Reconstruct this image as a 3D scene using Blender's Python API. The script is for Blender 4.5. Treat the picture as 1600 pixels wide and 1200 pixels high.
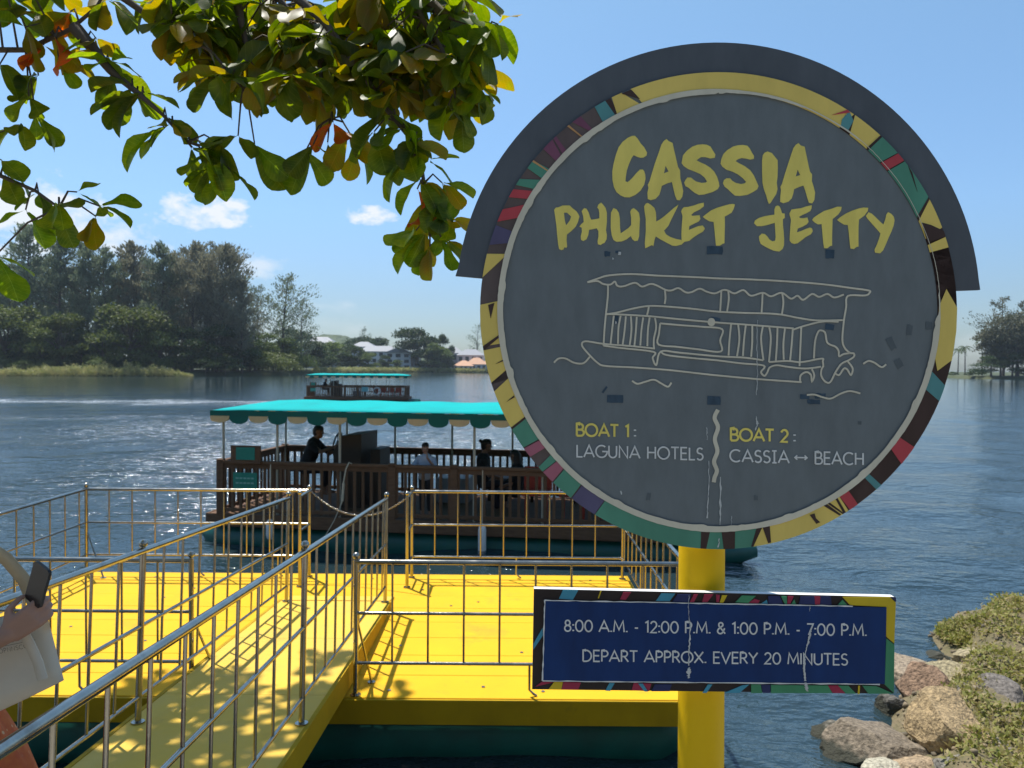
import bpy, math, random
import numpy as np
from mathutils import Vector, Matrix, Quaternion, noise
from mathutils.geometry import tessellate_polygon
R = math.radians
random.seed(7); rng = np.random.default_rng(11)
for o in list(bpy.data.objects): bpy.data.objects.remove(o)
S = bpy.context.scene
COL = S.collection
PI = math.pi

# ------------------------------------------------------------------ camera
F = 1150.0                       # focal length in photo pixels (1600 wide)
EYE = Vector((0, 0, 3.0))        # eye 3 m above the water
cam = bpy.data.cameras.new('camera'); camo = bpy.data.objects.new('camera', cam)
COL.objects.link(camo); S.camera = camo
CAMR = (Matrix.Rotation(R(90 - 1.35), 4, 'X') @ Matrix.Rotation(R(0.45), 4, 'Z'))
camo.matrix_world = Matrix.Translation(EYE) @ CAMR
cam.sensor_width = 36; cam.lens = 36 * F / 1600
cam.clip_start = 0.05; cam.clip_end = 6000
cam.dof.use_dof = True; cam.dof.focus_distance = 1.9; cam.dof.aperture_fstop = 8.0

# ------------------------------------------------------------------ light
SUND = Vector((-0.27, 0.31, 1.0)).normalized()
sun = bpy.data.lights.new('sun', 'SUN'); sun.energy = 4.6; sun.angle = R(0.55)
sun.color = (1.0, 0.955, 0.88)
suno = bpy.data.objects.new('sun', sun); COL.objects.link(suno)
suno.rotation_euler = (-SUND).to_track_quat('-Z', 'Y').to_euler()
S.view_settings.view_transform = 'Standard'; S.view_settings.look = 'None'
S.view_settings.gamma = 1.0; S.view_settings.exposure = 0.46
S.view_settings.use_curve_mapping = False
S.cycles.max_bounces = 8; S.cycles.transparent_max_bounces = 8
S.cycles.sample_clamp_indirect = 8.0
S.cycles.use_denoising = True

W = bpy.data.worlds.new('World'); S.world = W; W.use_nodes = True
def build_world():
    nt = W.node_tree; N = nt.nodes; L = nt.links
    N.clear()
    out = N.new('ShaderNodeOutputWorld'); bg = N.new('ShaderNodeBackground')
    bg.inputs['Strength'].default_value = 0.109
    L.new(bg.outputs[0], out.inputs[0])
    sky = N.new('ShaderNodeTexSky'); sky.sky_type = 'NISHITA'; sky.sun_disc = False
    sky.sun_elevation = math.asin(SUND.z); sky.sun_rotation = math.atan2(SUND.x, SUND.y)
    sky.air_density = 1.25; sky.dust_density = 0.6; sky.ozone_density = 1.6; sky.altitude = 0
    tc = N.new('ShaderNodeTexCoord')
    def M(op, a, b=None, c=None, clamp=False):
        n = N.new('ShaderNodeMath'); n.operation = op; n.use_clamp = clamp
        for i, v in enumerate((a, b, c)):
            if v is None: continue
            if isinstance(v, (int, float)): n.inputs[i].default_value = v
            else: L.new(v, n.inputs[i])
        return n.outputs[0]
    nrm = N.new('ShaderNodeVectorMath'); nrm.operation = 'NORMALIZE'; L.new(tc.outputs['Generated'], nrm.inputs[0])
    sp = N.new('ShaderNodeSeparateXYZ'); L.new(nrm.outputs[0], sp.inputs[0])
    az = M('ARCTAN2', sp.outputs[0], sp.outputs[1]); el = M('ARCSINE', sp.outputs[2])
    nz = N.new('ShaderNodeTexNoise'); nz.inputs['Scale'].default_value = 26; nz.inputs['Detail'].default_value = 7
    nz.inputs['Roughness'].default_value = 0.58
    mp = N.new('ShaderNodeMapping'); mp.inputs['Scale'].default_value = (1, 1, 1.9)
    L.new(nrm.outputs[0], mp.inputs[0]); L.new(mp.outputs[0], nz.inputs[0])
    n0 = M('SUBTRACT', nz.outputs[0], 0.5)
    mask = None
    # azimuth, elevation, half width, half height, thickness (radians)
    for a, e, w, h, k in ((-.396, .188, .060, .017, 1.0), (-.375, .196, .035, .014, 1.0),
                          (-.188, .196, .032, .013, 1.0), (-.60, .165, .085, .045, .95), (-.52, .172, .055, .028, .9),
                          (-.52, .158, .08, .032, .8), (-.67, .215, .07, .02, .35),
                          (-.345, .122, .05, .018, .6), (-.24, .075, .05, .010, .45), (-.30, .05, .12, .02, .35),
                          (.62, .03, .2, .02, .3), (.9, .12, .13, .035, .8), (1.5, .16, .2, .05, .8),
                          (-1.3, .15, .2, .04, .8), (-2.2, .2, .2, .05, .8), (2.5, .17, .25, .05, .8)):
        dx = M('DIVIDE', M('SUBTRACT', az, a), w)
        dy = M('DIVIDE', M('SUBTRACT', el, e), h)
        # flatter base: squash below centre
        dyb = M('MULTIPLY', M('MINIMUM', dy, 0.0), 0.9)
        dy2 = M('ADD', M('MAXIMUM', dy, 0.0), dyb)
        r2 = M('ADD', M('MULTIPLY', dx, dx), M('MULTIPLY', dy2, dy2))
        v = M('SUBTRACT', 1.0, r2)
        v = M('ADD', v, M('MULTIPLY', n0, 5.0))
        v = M('MULTIPLY', v, 1.1 * k, clamp=True)
        v = M('MULTIPLY', v, M('SUBTRACT', 1.9, M('MULTIPLY', r2, 0.5), clamp=True), clamp=True)
        v = M('MULTIPLY', v, k)
        mask = v if mask is None else M('MAXIMUM', mask, v)
    mask = M('MULTIPLY', mask, 0.9)
    mx = N.new('ShaderNodeMix'); mx.data_type = 'RGBA'
    L.new(mask, mx.inputs[0]); mx.inputs[7].default_value = (6.3, 6.5, 6.7, 1)
    # tropical humidity: sky a little bluer high up, milkier low down
    tint = N.new('ShaderNodeMix'); tint.data_type = 'RGBA'; tint.blend_type = 'MULTIPLY'
    tint.inputs[0].default_value = 1.0
    cr = N.new('ShaderNodeValToRGB'); L.new(M('DIVIDE', el, 0.6, clamp=True), cr.inputs[0]); e = cr.color_ramp.elements
    e[0].position = 0; e[0].color = (.46, .58, .80, 1); e[1].position = 1; e[1].color = (.84, 1.0, 1.06, 1)
    for p, c in ((.15, (.52, .65, .87, 1)), (.33, (.66, .83, 1.03, 1)), (.75, (.83, 1.0, 1.05, 1))): q = e.new(p); q.color = c
    L.new(cr.outputs[0], tint.inputs[7]); L.new(sky.outputs[0], tint.inputs[6])
    L.new(tint.outputs[2], mx.inputs[6]); L.new(mx.outputs[2], bg.inputs['Color'])
build_world()

# ------------------------------------------------------------------ helpers
def at(px, py, d):
    """a ray through the photo's pixel met at world depth y = d"""
    v = CAMR.to_3x3() @ Vector(((px - 800) / F, (600 - py) / F, -1.0))
    return EYE + v * (d / v.y)
def tag(o, label=None, cat=None, group=None, kind=None):
    if label: o['label'] = label
    if cat: o['category'] = cat
    if group: o['group'] = group
    if kind: o['kind'] = kind
    return o
def empty(name, loc=(0, 0, 0), rot=(0, 0, 0)):
    o = bpy.data.objects.new(name, None); COL.objects.link(o); o.location = loc; o.rotation_euler = rot
    o.empty_display_size = 0.1
    return o
def link(name, me, parent=None, loc=None, rot=None, scale=None):
    o = bpy.data.objects.new(name, me); COL.objects.link(o)
    if parent is not None: o.parent = parent
    if loc is not None: o.location = loc
    if rot is not None: o.rotation_euler = rot
    if scale is not None: o.scale = scale
    return o
def copy_tree(o, parent=None):
    c = o.copy(); COL.objects.link(c); c.parent = parent
    for ch in list(o.children): copy_tree(ch, c)
    return c

class MB:
    def __init__(s): s.v = []; s.f = []; s.m = []; s.mi = 0; s.sm = []
    def add(s, vs, fs, smooth=False):
        b = len(s.v); s.v += [tuple(v) for v in vs]
        for f in fs: s.f.append(tuple(b + i for i in f)); s.m.append(s.mi); s.sm.append(smooth)
        return s
    def box(s, x0, x1, y0, y1, z0, z1, M=None):
        vs = [Vector((x, y, z)) for z in (z0, z1) for y in (y0, y1) for x in (x0, x1)]
        if M is not None: vs = [M @ v for v in vs]
        return s.add(vs, [(0, 2, 3, 1), (4, 5, 7, 6), (0, 1, 5, 4), (2, 6, 7, 3), (0, 4, 6, 2), (1, 3, 7, 5)])
    def bbox(s, x0, x1, y0, y1, z0, z1, b=0.004, M=None):
        """box with bevelled vertical and horizontal edges (cheap: chamfered in all three ways)"""
        vs = []; fs = []
        X = (x0, x1); Y = (y0, y1); Z = (z0, z1)
        idx = {}
        for i in (0, 1):
            for j in (0, 1):
                for k in (0, 1):
                    sx = b if i == 0 else -b; sy = b if j == 0 else -b; sz = b if k == 0 else -b
                    for a, p in enumerate(((X[i], Y[j] + sy, Z[k] + sz), (X[i] + sx, Y[j], Z[k] + sz), (X[i] + sx, Y[j] + sy, Z[k]))):
                        idx[i, j, k, a] = len(vs); vs.append(Vector(p))
        c = lambda i, j, k, a: idx[i, j, k, a]
        for i in (0, 1):
            q = [c(i, 0, 0, 0), c(i, 1, 0, 0), c(i, 1, 1, 0), c(i, 0, 1, 0)]; fs.append(q if i else q[::-1])
            q = [c(0, i, 0, 1), c(1, i, 0, 1), c(1, i, 1, 1), c(0, i, 1, 1)]; fs.append(q[::-1] if i else q)
            q = [c(0, 0, i, 2), c(1, 0, i, 2), c(1, 1, i, 2), c(0, 1, i, 2)]; fs.append(q if i else q[::-1])
        for i in (0, 1):
            for j in (0, 1):
                fs.append([c(i, j, 0, 0), c(i, j, 1, 0), c(i, j, 1, 1), c(i, j, 0, 1)])
                fs.append([c(i, 0, j, 0), c(i, 1, j, 0), c(i, 1, j, 2), c(i, 0, j, 2)])
                fs.append([c(0, i, j, 1), c(1, i, j, 1), c(1, i, j, 2), c(0, i, j, 2)])
                for k in (0, 1): fs.append([c(i, j, k, 0), c(i, j, k, 1), c(i, j, k, 2)])
        if M is not None: vs = [M @ v for v in vs]
        return s.add(vs, fs)
    def tube(s, pts, r, n=10, caps=True, smooth=True):
        pts = [Vector(p) for p in pts]; k = len(pts)
        rs = r if isinstance(r, (list, tuple)) else [r] * k
        vs = []; fs = []; up = None
        for i, p in enumerate(pts):
            t = (pts[min(i + 1, k - 1)] - pts[max(i - 1, 0)]).normalized()
            if up is None:
                a = Vector((0, 0, 1)) if abs(t.z) < .9 else Vector((1, 0, 0)); up = t.cross(a).normalized()
            else:
                up = (up - t * up.dot(t))
                up = up.normalized() if up.length > 1e-6 else t.orthogonal().normalized()
            w = t.cross(up)
            for j in range(n):
                a = 2 * PI * j / n; vs.append(p + (up * math.cos(a) + w * math.sin(a)) * rs[i])
        for i in range(k - 1):
            for j in range(n):
                fs.append((i * n + j, i * n + (j + 1) % n, (i + 1) * n + (j + 1) % n, (i + 1) * n + j))
        s.add(vs, fs, smooth)
        if caps: s.add([vs[j] for j in range(n)], [tuple(range(n))[::-1]]); s.add(vs[-n:], [tuple(range(n))])
        return s
    def ball(s, c, r, n=10, m=7, sc=(1, 1, 1), M=None):
        c = Vector(c); vs = []; fs = []
        for i in range(m + 1):
            th = PI * i / m
            for j in range(n):
                a = 2 * PI * j / n
                p = Vector((math.sin(th) * math.cos(a) * sc[0], math.sin(th) * math.sin(a) * sc[1], math.cos(th) * sc[2])) * r
                if M is not None: p = M @ p
                vs.append(c + p)
        for i in range(m):
            for j in range(n):
                fs.append((i * n + j, (i + 1) * n + j, (i + 1) * n + (j + 1) % n, i * n + (j + 1) % n))
        return s.add(vs, fs, True)
    def blob(s, p0, p1, r0, r1, n=14):
        """tapered capsule"""
        p0 = Vector(p0); p1 = Vector(p1); t = (p1 - p0); L = max(t.length, 1e-5); t /= L
        pts = []; rs = []
        for a in (85, 60, 35, 12): pts.append(p0 - t * r0 * math.sin(R(a))); rs.append(r0 * math.cos(R(a)))
        for q in (.0, .33, .66, 1.0): pts.append(p0 + t * L * q); rs.append(r0 + (r1 - r0) * q)
        for a in (12, 35, 60, 85): pts.append(p1 + t * r1 * math.sin(R(a))); rs.append(r1 * math.cos(R(a)))
        return s.tube(pts, rs, n)
    def prism(s, poly, holes=(), z0=0.0, z1=0.004, M=None):
        """flat outline in x,y extruded from z0 to z1"""
        loops = [[Vector((p[0], p[1], 0)) for p in poly]] + [[Vector((p[0], p[1], 0)) for p in h] for h in holes]
        flat = [p for l in loops for p in l]
        tri = tessellate_polygon(loops); k = len(flat)
        vs = [Vector((p.x, p.y, z1)) for p in flat] + [Vector((p.x, p.y, z0)) for p in flat]
        fs = []
        for t in tri:
            a, b, c = (flat[i] for i in t)
            if (b - a).cross(c - a).z < 0: t = t[::-1]
            fs.append(tuple(t)); fs.append(tuple(i + k for i in t[::-1]))
        o = 0
        for li, l in enumerate(loops):
            n = len(l)
            area = sum(l[i].x * l[(i + 1) % n].y - l[(i + 1) % n].x * l[i].y for i in range(n))
            ccw = area > 0
            if li: ccw = not ccw
            for i in range(n):
                a, b = o + i, o + (i + 1) % n
                fs.append((a, a + k, b + k, b) if ccw else (b, b + k, a + k, a))
            o += n
        if M is not None: vs = [M @ v for v in vs]
        return s.add(vs, fs)
    def mesh(s, name, mats):
        me = bpy.data.meshes.new(name)
        me.from_pydata([tuple(v) for v in s.v], [], s.f)
        if not isinstance(mats, (list, tuple)): mats = [mats]
        for m in mats: me.materials.append(m)
        me.polygons.foreach_set('material_index', s.m)
        me.polygons.foreach_set('use_smooth', s.sm)
        me.update(); return me
    def build(s, name, mats, parent=None, **kw):
        return link(name, s.mesh(name, mats), parent, **kw)

def np_mesh(name, V, Fq, mat, smooth=False):
    me = bpy.data.meshes.new(name)
    V = np.asarray(V, dtype=np.float32); Fq = np.asarray(Fq, dtype=np.int32); k = Fq.shape[1]
    me.vertices.add(len(V)); me.vertices.foreach_set('co', V.ravel())
    me.loops.add(Fq.size); me.loops.foreach_set('vertex_index', Fq.ravel())
    me.polygons.add(len(Fq)); me.polygons.foreach_set('loop_start', np.arange(0, Fq.size, k, dtype=np.int32))
    me.polygons.foreach_set('loop_total', np.full(len(Fq), k, dtype=np.int32))
    if smooth: me.polygons.foreach_set('use_smooth', np.ones(len(Fq), dtype=bool))
    if mat: me.materials.append(mat)
    me.update(calc_edges=True); me.validate(); return me

# ------------------------------------------------------------------ materials
def mat(name, col, rough=0.6, metal=0.0, var=0.0, scale=5.0, bump=0.0, bscale=30.0, col2=None, spec=0.5,
        stretch=(1, 1, 1), trans=0.0, coat=0.0, rand=0.0, detail=4.0, contrast=1.0, dirt=0.0, dscale=1.6, dcol=(.16, .11, .05)):
    m = bpy.data.materials.new(name); m.use_nodes = True
    nt = m.node_tree; N = nt.nodes; L = nt.links; b = N['Principled BSDF']
    c = (*col, 1) if len(col) == 3 else col
    b.inputs['Base Color'].default_value = c
    b.inputs['Roughness'].default_value = rough; b.inputs['Metallic'].default_value = metal
    b.inputs['Specular IOR Level'].default_value = spec
    b.inputs['Coat Weight'].default_value = coat
    tc = N.new('ShaderNodeTexCoord'); mp = N.new('ShaderNodeMapping'); mp.inputs['Scale'].default_value = stretch
    L.new(tc.outputs['Object'], mp.inputs[0])
    colout = None
    if var > 0 or col2 is not None:
        nz = N.new('ShaderNodeTexNoise'); nz.inputs['Scale'].default_value = scale
        nz.inputs['Detail'].default_value = detail; nz.inputs['Roughness'].default_value = .6
        L.new(mp.outputs[0], nz.inputs[0])
        rp = N.new('ShaderNodeMapRange'); rp.inputs[1].default_value = .5 - .22 / contrast; rp.inputs[2].default_value = .5 + .22 / contrast
        L.new(nz.outputs[0], rp.inputs[0])
        mx = N.new('ShaderNodeMix'); mx.data_type = 'RGBA'
        L.new(rp.outputs[0], mx.inputs[0])
        if col2 is None:
            mx.inputs[6].default_value = tuple(x * (1 - var) for x in c[:3]) + (1,)
            mx.inputs[7].default_value = tuple(min(1, x * (1 + var)) for x in c[:3]) + (1,)
        else:
            mx.inputs[6].default_value = c; mx.inputs[7].default_value = (*col2, 1)
        colout = mx.outputs[2]
        rr = N.new('ShaderNodeMapRange'); rr.inputs[3].default_value = max(0.02, rough - .12); rr.inputs[4].default_value = min(1, rough + .12)
        L.new(nz.outputs[0], rr.inputs[0]); L.new(rr.outputs[0], b.inputs['Roughness'])
    if rand > 0:
        oi = N.new('ShaderNodeObjectInfo'); hs = N.new('ShaderNodeHueSaturation')
        r1 = N.new('ShaderNodeMapRange'); r1.inputs[3].default_value = 1 - rand; r1.inputs[4].default_value = 1 + rand
        L.new(oi.outputs['Random'], r1.inputs[0]); L.new(r1.outputs[0], hs.inputs['Value'])
        if colout is None: hs.inputs['Color'].default_value = c
        else: L.new(colout, hs.inputs['Color'])
        colout = hs.outputs[0]
    if dirt > 0:      # worn and soiled patches of irregular outline, with fine specks
        da = N.new('ShaderNodeTexNoise'); da.inputs['Scale'].default_value = dscale; da.inputs['Detail'].default_value = 10; da.inputs['Roughness'].default_value = .72
        db = N.new('ShaderNodeTexNoise'); db.inputs['Scale'].default_value = dscale * 14; db.inputs['Detail'].default_value = 6; db.inputs['Roughness'].default_value = .7
        L.new(tc.outputs['Object'], da.inputs[0]); L.new(tc.outputs['Object'], db.inputs[0])
        ra = N.new('ShaderNodeMapRange'); ra.inputs[1].default_value = .56; ra.inputs[2].default_value = .74; L.new(da.outputs[0], ra.inputs[0])
        rb = N.new('ShaderNodeMapRange'); rb.inputs[1].default_value = .66; rb.inputs[2].default_value = .74; L.new(db.outputs[0], rb.inputs[0])
        ad = N.new('ShaderNodeMath'); ad.operation = 'MAXIMUM'; L.new(ra.outputs[0], ad.inputs[0]); L.new(rb.outputs[0], ad.inputs[1])
        ml = N.new('ShaderNodeMath'); ml.operation = 'MULTIPLY'; L.new(ad.outputs[0], ml.inputs[0]); ml.inputs[1].default_value = dirt
        dm = N.new('ShaderNodeMix'); dm.data_type = 'RGBA'; L.new(ml.outputs[0], dm.inputs[0]); dm.inputs[7].default_value = (*dcol, 1)
        if colout is not None: L.new(colout, dm.inputs[6])
        else: dm.inputs[6].default_value = c
        colout = dm.outputs[2]
    if colout is not None: L.new(colout, b.inputs['Base Color'])
    if bump > 0:
        n2 = N.new('ShaderNodeTexNoise'); n2.inputs['Scale'].default_value = bscale; n2.inputs['Detail'].default_value = 5
        L.new(mp.outputs[0], n2.inputs[0])
        bp = N.new('ShaderNodeBump'); bp.inputs['Strength'].default_value = 1.0; bp.inputs['Distance'].default_value = bump
        L.new(n2.outputs[0], bp.inputs['Height']); L.new(bp.outputs[0], b.inputs['Normal'])
    if trans > 0:
        out = N['Material Output']; tr = N.new('ShaderNodeBsdfTranslucent'); ms = N.new('ShaderNodeMixShader')
        hs = N.new('ShaderNodeHueSaturation'); hs.inputs['Saturation'].default_value = 1.15; hs.inputs['Value'].default_value = 1.5
        if colout is not None: L.new(colout, hs.inputs['Color'])
        else: hs.inputs['Color'].default_value = c
        L.new(hs.outputs[0], tr.inputs[0])
        ms.inputs[0].default_value = trans; L.new(b.outputs[0], ms.inputs[1]); L.new(tr.outputs[0], ms.inputs[2])
        L.new(ms.outputs[0], out.inputs[0])
    return m
MT = {}
MT['steel'] = mat('stainless_steel', (.40, .37, .31), .2, 1.0, var=.2, scale=9, dirt=.5, dscale=6, dcol=(.16, .10, .06), bump=.0004, bscale=60)
MT['steel_dull'] = mat('dull_steel', (.32, .30, .26), .3, 1.0, var=.15, scale=14)
MT['yellow_deck'] = mat('yellow_deck_paint', (.70, .38, .012), .8, 0, scale=2.6, col2=(.76, .43, .016), spec=.2, bump=.0012, bscale=24, detail=8, dirt=.6, dscale=1.5, dcol=(.40, .23, .04))
MT['yellow_shaded'] = mat('yellow_shaded_paint', (.44, .265, .006), .7, 0, var=.14, spec=.15, scale=3, dirt=.6, dscale=2.5, dcol=(.10, .07, .02), bump=.001, bscale=20)  # the deck yellow again, its colour darkened for the shaded side faces
MT['yellow_post'] = mat('yellow_post_paint', (.74, .45, .003), .5, 0, scale=9, col2=(.80, .50, .005), spec=.18, dirt=.35, dscale=3, dcol=(.34, .22, .02), bump=.0006, bscale=55, detail=7, coat=.0)
MT['green_tank'] = mat('green_tank', (.0, .095, .068), .6, 0, var=.25, scale=3, bump=.002, bscale=8)
MT['green_hull'] = mat('green_hull', (.0, .085, .066), .42, 0, var=.2, scale=2.4, bump=.002, bscale=6)
MT['canopy'] = mat('turquoise_canvas', (.0, .40, .39), .8, 0, var=.12, scale=2, spec=.15, dirt=.3, dscale=2, dcol=(.03, .2, .17), bump=.002, bscale=10, trans=.12)
MT['canopy_dark'] = mat('green_valance', (.003, .12, .09), .8, 0, var=.1, scale=4, trans=.1)
MT['canopy_cream'] = mat('cream_valance', (.72, .58, .34), .8, 0, var=.1, scale=4, trans=.4)
MT['wood'] = mat('brown_composite_timber', (.135, .076, .043), .75, 0, spec=.18, var=.25, scale=5, bump=.001, bscale=40, stretch=(1, 1, 6), rand=.12)
MT['wood_dark'] = mat('dark_timber', (.05, .032, .02), .6, 0, var=.2, scale=6)
MT['white'] = mat('white_plastic', (.74, .74, .70), .45, 0, var=.06, scale=8)
MT['rope'] = mat('rope', (.58, .50, .36), .85, 0, var=.15, scale=60, bump=.001, bscale=300)
MT['black'] = mat('black_plastic', (.012, .012, .014), .25)
MT['red'] = mat('red_seat', (.5, .06, .035), .55, 0, var=.1)
MT['signgreen'] = mat('green_notice', (.01, .2, .14), .5, 0, var=.1)
MT['grey'] = mat('grey_box', (.22, .23, .24), .5, 0, var=.1)
# ------------------------------------------------------------------ water
def make_water():
    m = bpy.data.materials.new('lagoon_water'); m.use_nodes = True
    nt = m.node_tree; N = nt.nodes; L = nt.links; b = N['Principled BSDF']
    b.inputs['IOR'].default_value = 1.62; b.inputs['Roughness'].default_value = .07
    b.inputs['Specular IOR Level'].default_value = .5
    tc = N.new('ShaderNodeTexCoord')
    def noise_(scale, st, det=3, rough=.55, rot=0.0):
        mp = N.new('ShaderNodeMapping'); mp.inputs['Scale'].default_value = st; mp.inputs['Rotation'].default_value = (0, 0, rot)
        n = N.new('ShaderNodeTexNoise'); n.inputs['Scale'].default_value = scale; n.inputs['Detail'].default_value = det
        n.inputs['Roughness'].default_value = rough
        L.new(tc.outputs['Object'], mp.inputs[0]); L.new(mp.outputs[0], n.inputs[0]); return n.outputs[0]
    def M(op, a, b_=None, c=None, clamp=False):
        n = N.new('ShaderNodeMath'); n.operation = op; n.use_clamp = clamp
        for i, v in enumerate((a, b_, c)):
            if v is None: continue
            if isinstance(v, (int, float)): n.inputs[i].default_value = v
            else: L.new(v, n.inputs[i])
        return n.outputs[0]
    sx = N.new('ShaderNodeSeparateXYZ'); L.new(tc.outputs['Object'], sx.inputs[0])
    X, Y = sx.outputs[0], sx.outputs[1]
    def blobm(cx, cy, wx, wy):
        dx = M('DIVIDE', M('SUBTRACT', X, cx), wx); dy = M('DIVIDE', M('SUBTRACT', Y, cy), wy)
        return M('SUBTRACT', 1.0, M('ADD', M('MULTIPLY', dx, dx), M('MULTIPLY', dy, dy)), clamp=True)
    # churned water left by the ferries, and patches of sun glitter
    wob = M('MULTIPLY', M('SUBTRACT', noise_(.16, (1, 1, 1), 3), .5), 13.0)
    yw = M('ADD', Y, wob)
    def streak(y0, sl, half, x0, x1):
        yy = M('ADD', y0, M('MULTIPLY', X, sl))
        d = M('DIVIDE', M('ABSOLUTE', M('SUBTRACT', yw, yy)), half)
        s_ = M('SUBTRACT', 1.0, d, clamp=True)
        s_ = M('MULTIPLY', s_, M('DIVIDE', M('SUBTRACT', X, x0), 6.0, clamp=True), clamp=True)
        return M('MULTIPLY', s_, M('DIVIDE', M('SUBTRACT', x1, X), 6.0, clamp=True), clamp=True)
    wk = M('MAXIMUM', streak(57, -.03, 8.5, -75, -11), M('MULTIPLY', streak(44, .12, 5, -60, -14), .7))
    churn_glint = M('MAXIMUM', blobm(-9.5, 27, 5, 15), M('MAXIMUM', blobm(-15, 36, 10, 13), blobm(-2, 30, 5.5, 13)))
    churn_glint = M('MAXIMUM', churn_glint, M('MULTIPLY', blobm(-6.5, 17.5, 1.6, 5), .9))
    n_big = noise_(.28, (1, 1.6, 1), 3, .6, .25)
    n_mid = noise_(1.25, (1, 2.0, 1), 3, .55, .18)
    n_sml = noise_(4.2, (1, 1.7, 1), 3, .55, -.25)
    n_fin = noise_(13, (1, 1.35, 1), 2, .5, .5)
    amp = M('ADD', 1.0, M('MULTIPLY', M('MAXIMUM', churn_glint, wk), 1.2))
    h = M('ADD', M('MULTIPLY', n_big, .14), M('MULTIPLY', n_mid, .10))
    h = M('ADD', h, M('MULTIPLY', n_sml, .056)); h = M('ADD', h, M('MULTIPLY', n_fin, .010))
    h = M('MULTIPLY', h, amp)
    h = M('DIVIDE', h, M('ADD', 1.0, M('DIVIDE', Y, 60.0)))
    bp = N.new('ShaderNodeBump'); bp.inputs['Strength'].default_value = 1.0; bp.inputs['Distance'].default_value = 1.0
    L.new(h, bp.inputs['Height']); L.new(bp.outputs[0], b.inputs['Normal'])
    # broken wake foam; over the churned patches, pale flecks painted as sun glints
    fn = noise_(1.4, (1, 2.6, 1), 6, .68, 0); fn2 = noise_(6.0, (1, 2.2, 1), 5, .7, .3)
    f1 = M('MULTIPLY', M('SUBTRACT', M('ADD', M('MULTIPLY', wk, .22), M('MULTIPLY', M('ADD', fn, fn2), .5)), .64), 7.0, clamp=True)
    f2 = M('MULTIPLY', M('SUBTRACT', M('ADD', M('MULTIPLY', churn_glint, .11), M('MULTIPLY', M('ADD', fn, fn2), .5)), .605), 9.0, clamp=True)
    f2 = M('MULTIPLY', f2, M('MULTIPLY', churn_glint, 3.0, clamp=True))
    foam_glint = M('MULTIPLY', M('MAXIMUM', f1, f2), .6)
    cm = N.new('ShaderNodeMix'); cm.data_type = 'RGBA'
    L.new(foam_glint, cm.inputs[0]); cm.inputs[6].default_value = (.018, .036, .043, 1); cm.inputs[7].default_value = (.7, .74, .76, 1)
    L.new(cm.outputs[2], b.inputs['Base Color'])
    L.new(M('ADD', .07, M('MULTIPLY', foam_glint, .5)), b.inputs['Roughness'])
    # displaced fan of water: fine near the camera, coarse far away
    na, nr = 380, 430
    ang = np.linspace(R(-80), R(80), na); rad = 1.6 * (900 / 1.6) ** (np.linspace(0, 1, nr))
    A, Rr = np.meshgrid(ang, rad); Xg = Rr * np.sin(A); Yg = Rr * np.cos(A)
    dr = Rr * (math.log(900 / 1.6) / nr); Z = np.zeros_like(Xg)
    for i in range(46):
        lam = .55 * (7.0 / .55) ** rng.random(); th = R(95) + rng.normal(0, .55); k = 2 * PI / lam
        a = .0038 * lam ** .85; fade = np.clip(lam / (dr * 2.6) - .8, 0, 1) / (1 + Rr / 40)
        ph = k * (Xg * math.cos(th) + Yg * math.sin(th)) + rng.random() * 6.28
        Z += fade * a * (np.sin(ph) + .25 * np.cos(2 * ph))
    V = np.stack([Xg, Yg, Z], -1).reshape(-1, 3)
    i, j = np.meshgrid(np.arange(nr - 1), np.arange(na - 1), indexing='ij'); q = i * na + j
    Fq = np.stack([q, q + 1, q + na + 1, q + na], -1).reshape(-1, 4)[:, ::-1]
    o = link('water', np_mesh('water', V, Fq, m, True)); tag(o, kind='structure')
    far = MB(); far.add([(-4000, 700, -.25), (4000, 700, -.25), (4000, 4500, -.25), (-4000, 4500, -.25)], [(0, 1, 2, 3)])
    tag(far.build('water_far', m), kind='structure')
    bed = MB(); bed.add([(-60, -30, -1.6), (60, -30, -1.6), (60, 60, -1.6), (-60, 60, -1.6)], [(0, 1, 2, 3)])
make_water()

# ------------------------------------------------------------------ near bank, the ground the viewer stands on
SHORE = [(1.2, 2.7), (1.95, 3.6), (2.45, 4.8), (2.95, 5.7), (3.45, 6.6), (4.0, 7.2), (4.5, 7.65), (4.75, 8.3), (5.6, 9.1), (9, 9.9), (22, 11.5)]
def shore_dist(x, y):
    """signed distance inland (right of the shoreline) for arrays"""
    best = np.full(x.shape, 1e9); sg = np.ones(x.shape)
    for (x0, y0), (x1, y1) in zip(SHORE[:-1], SHORE[1:]):
        dx, dy = x1 - x0, y1 - y0; t = np.clip(((x - x0) * dx + (y - y0) * dy) / (dx * dx + dy * dy), 0, 1)
        d = np.hypot(x - x0 - t * dx, y - y0 - t * dy); s = np.sign(-(dx * (y - y0) - dy * (x - x0)))
        m = d < best; best = np.where(m, d, best); sg = np.where(m, s, sg)
    return best * sg
def bank_z(x, y):
    d = shore_dist(x, y)
    z = -.45 + .74 * np.clip((d + .45) / 1.0, 0, 1) ** .8
    z = z + .05 * np.clip(d - .6, 0, 3)
    near = np.clip((3.3 - y) / .7, 0, 1); z = z * (1 - near) + near * np.where((d > 0) , 1.2, z)
    return z + .035 * np.sin(x * 5.1 + y * 3.3) + .03 * np.sin(x * 9.7 - y * 7.1)
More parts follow.
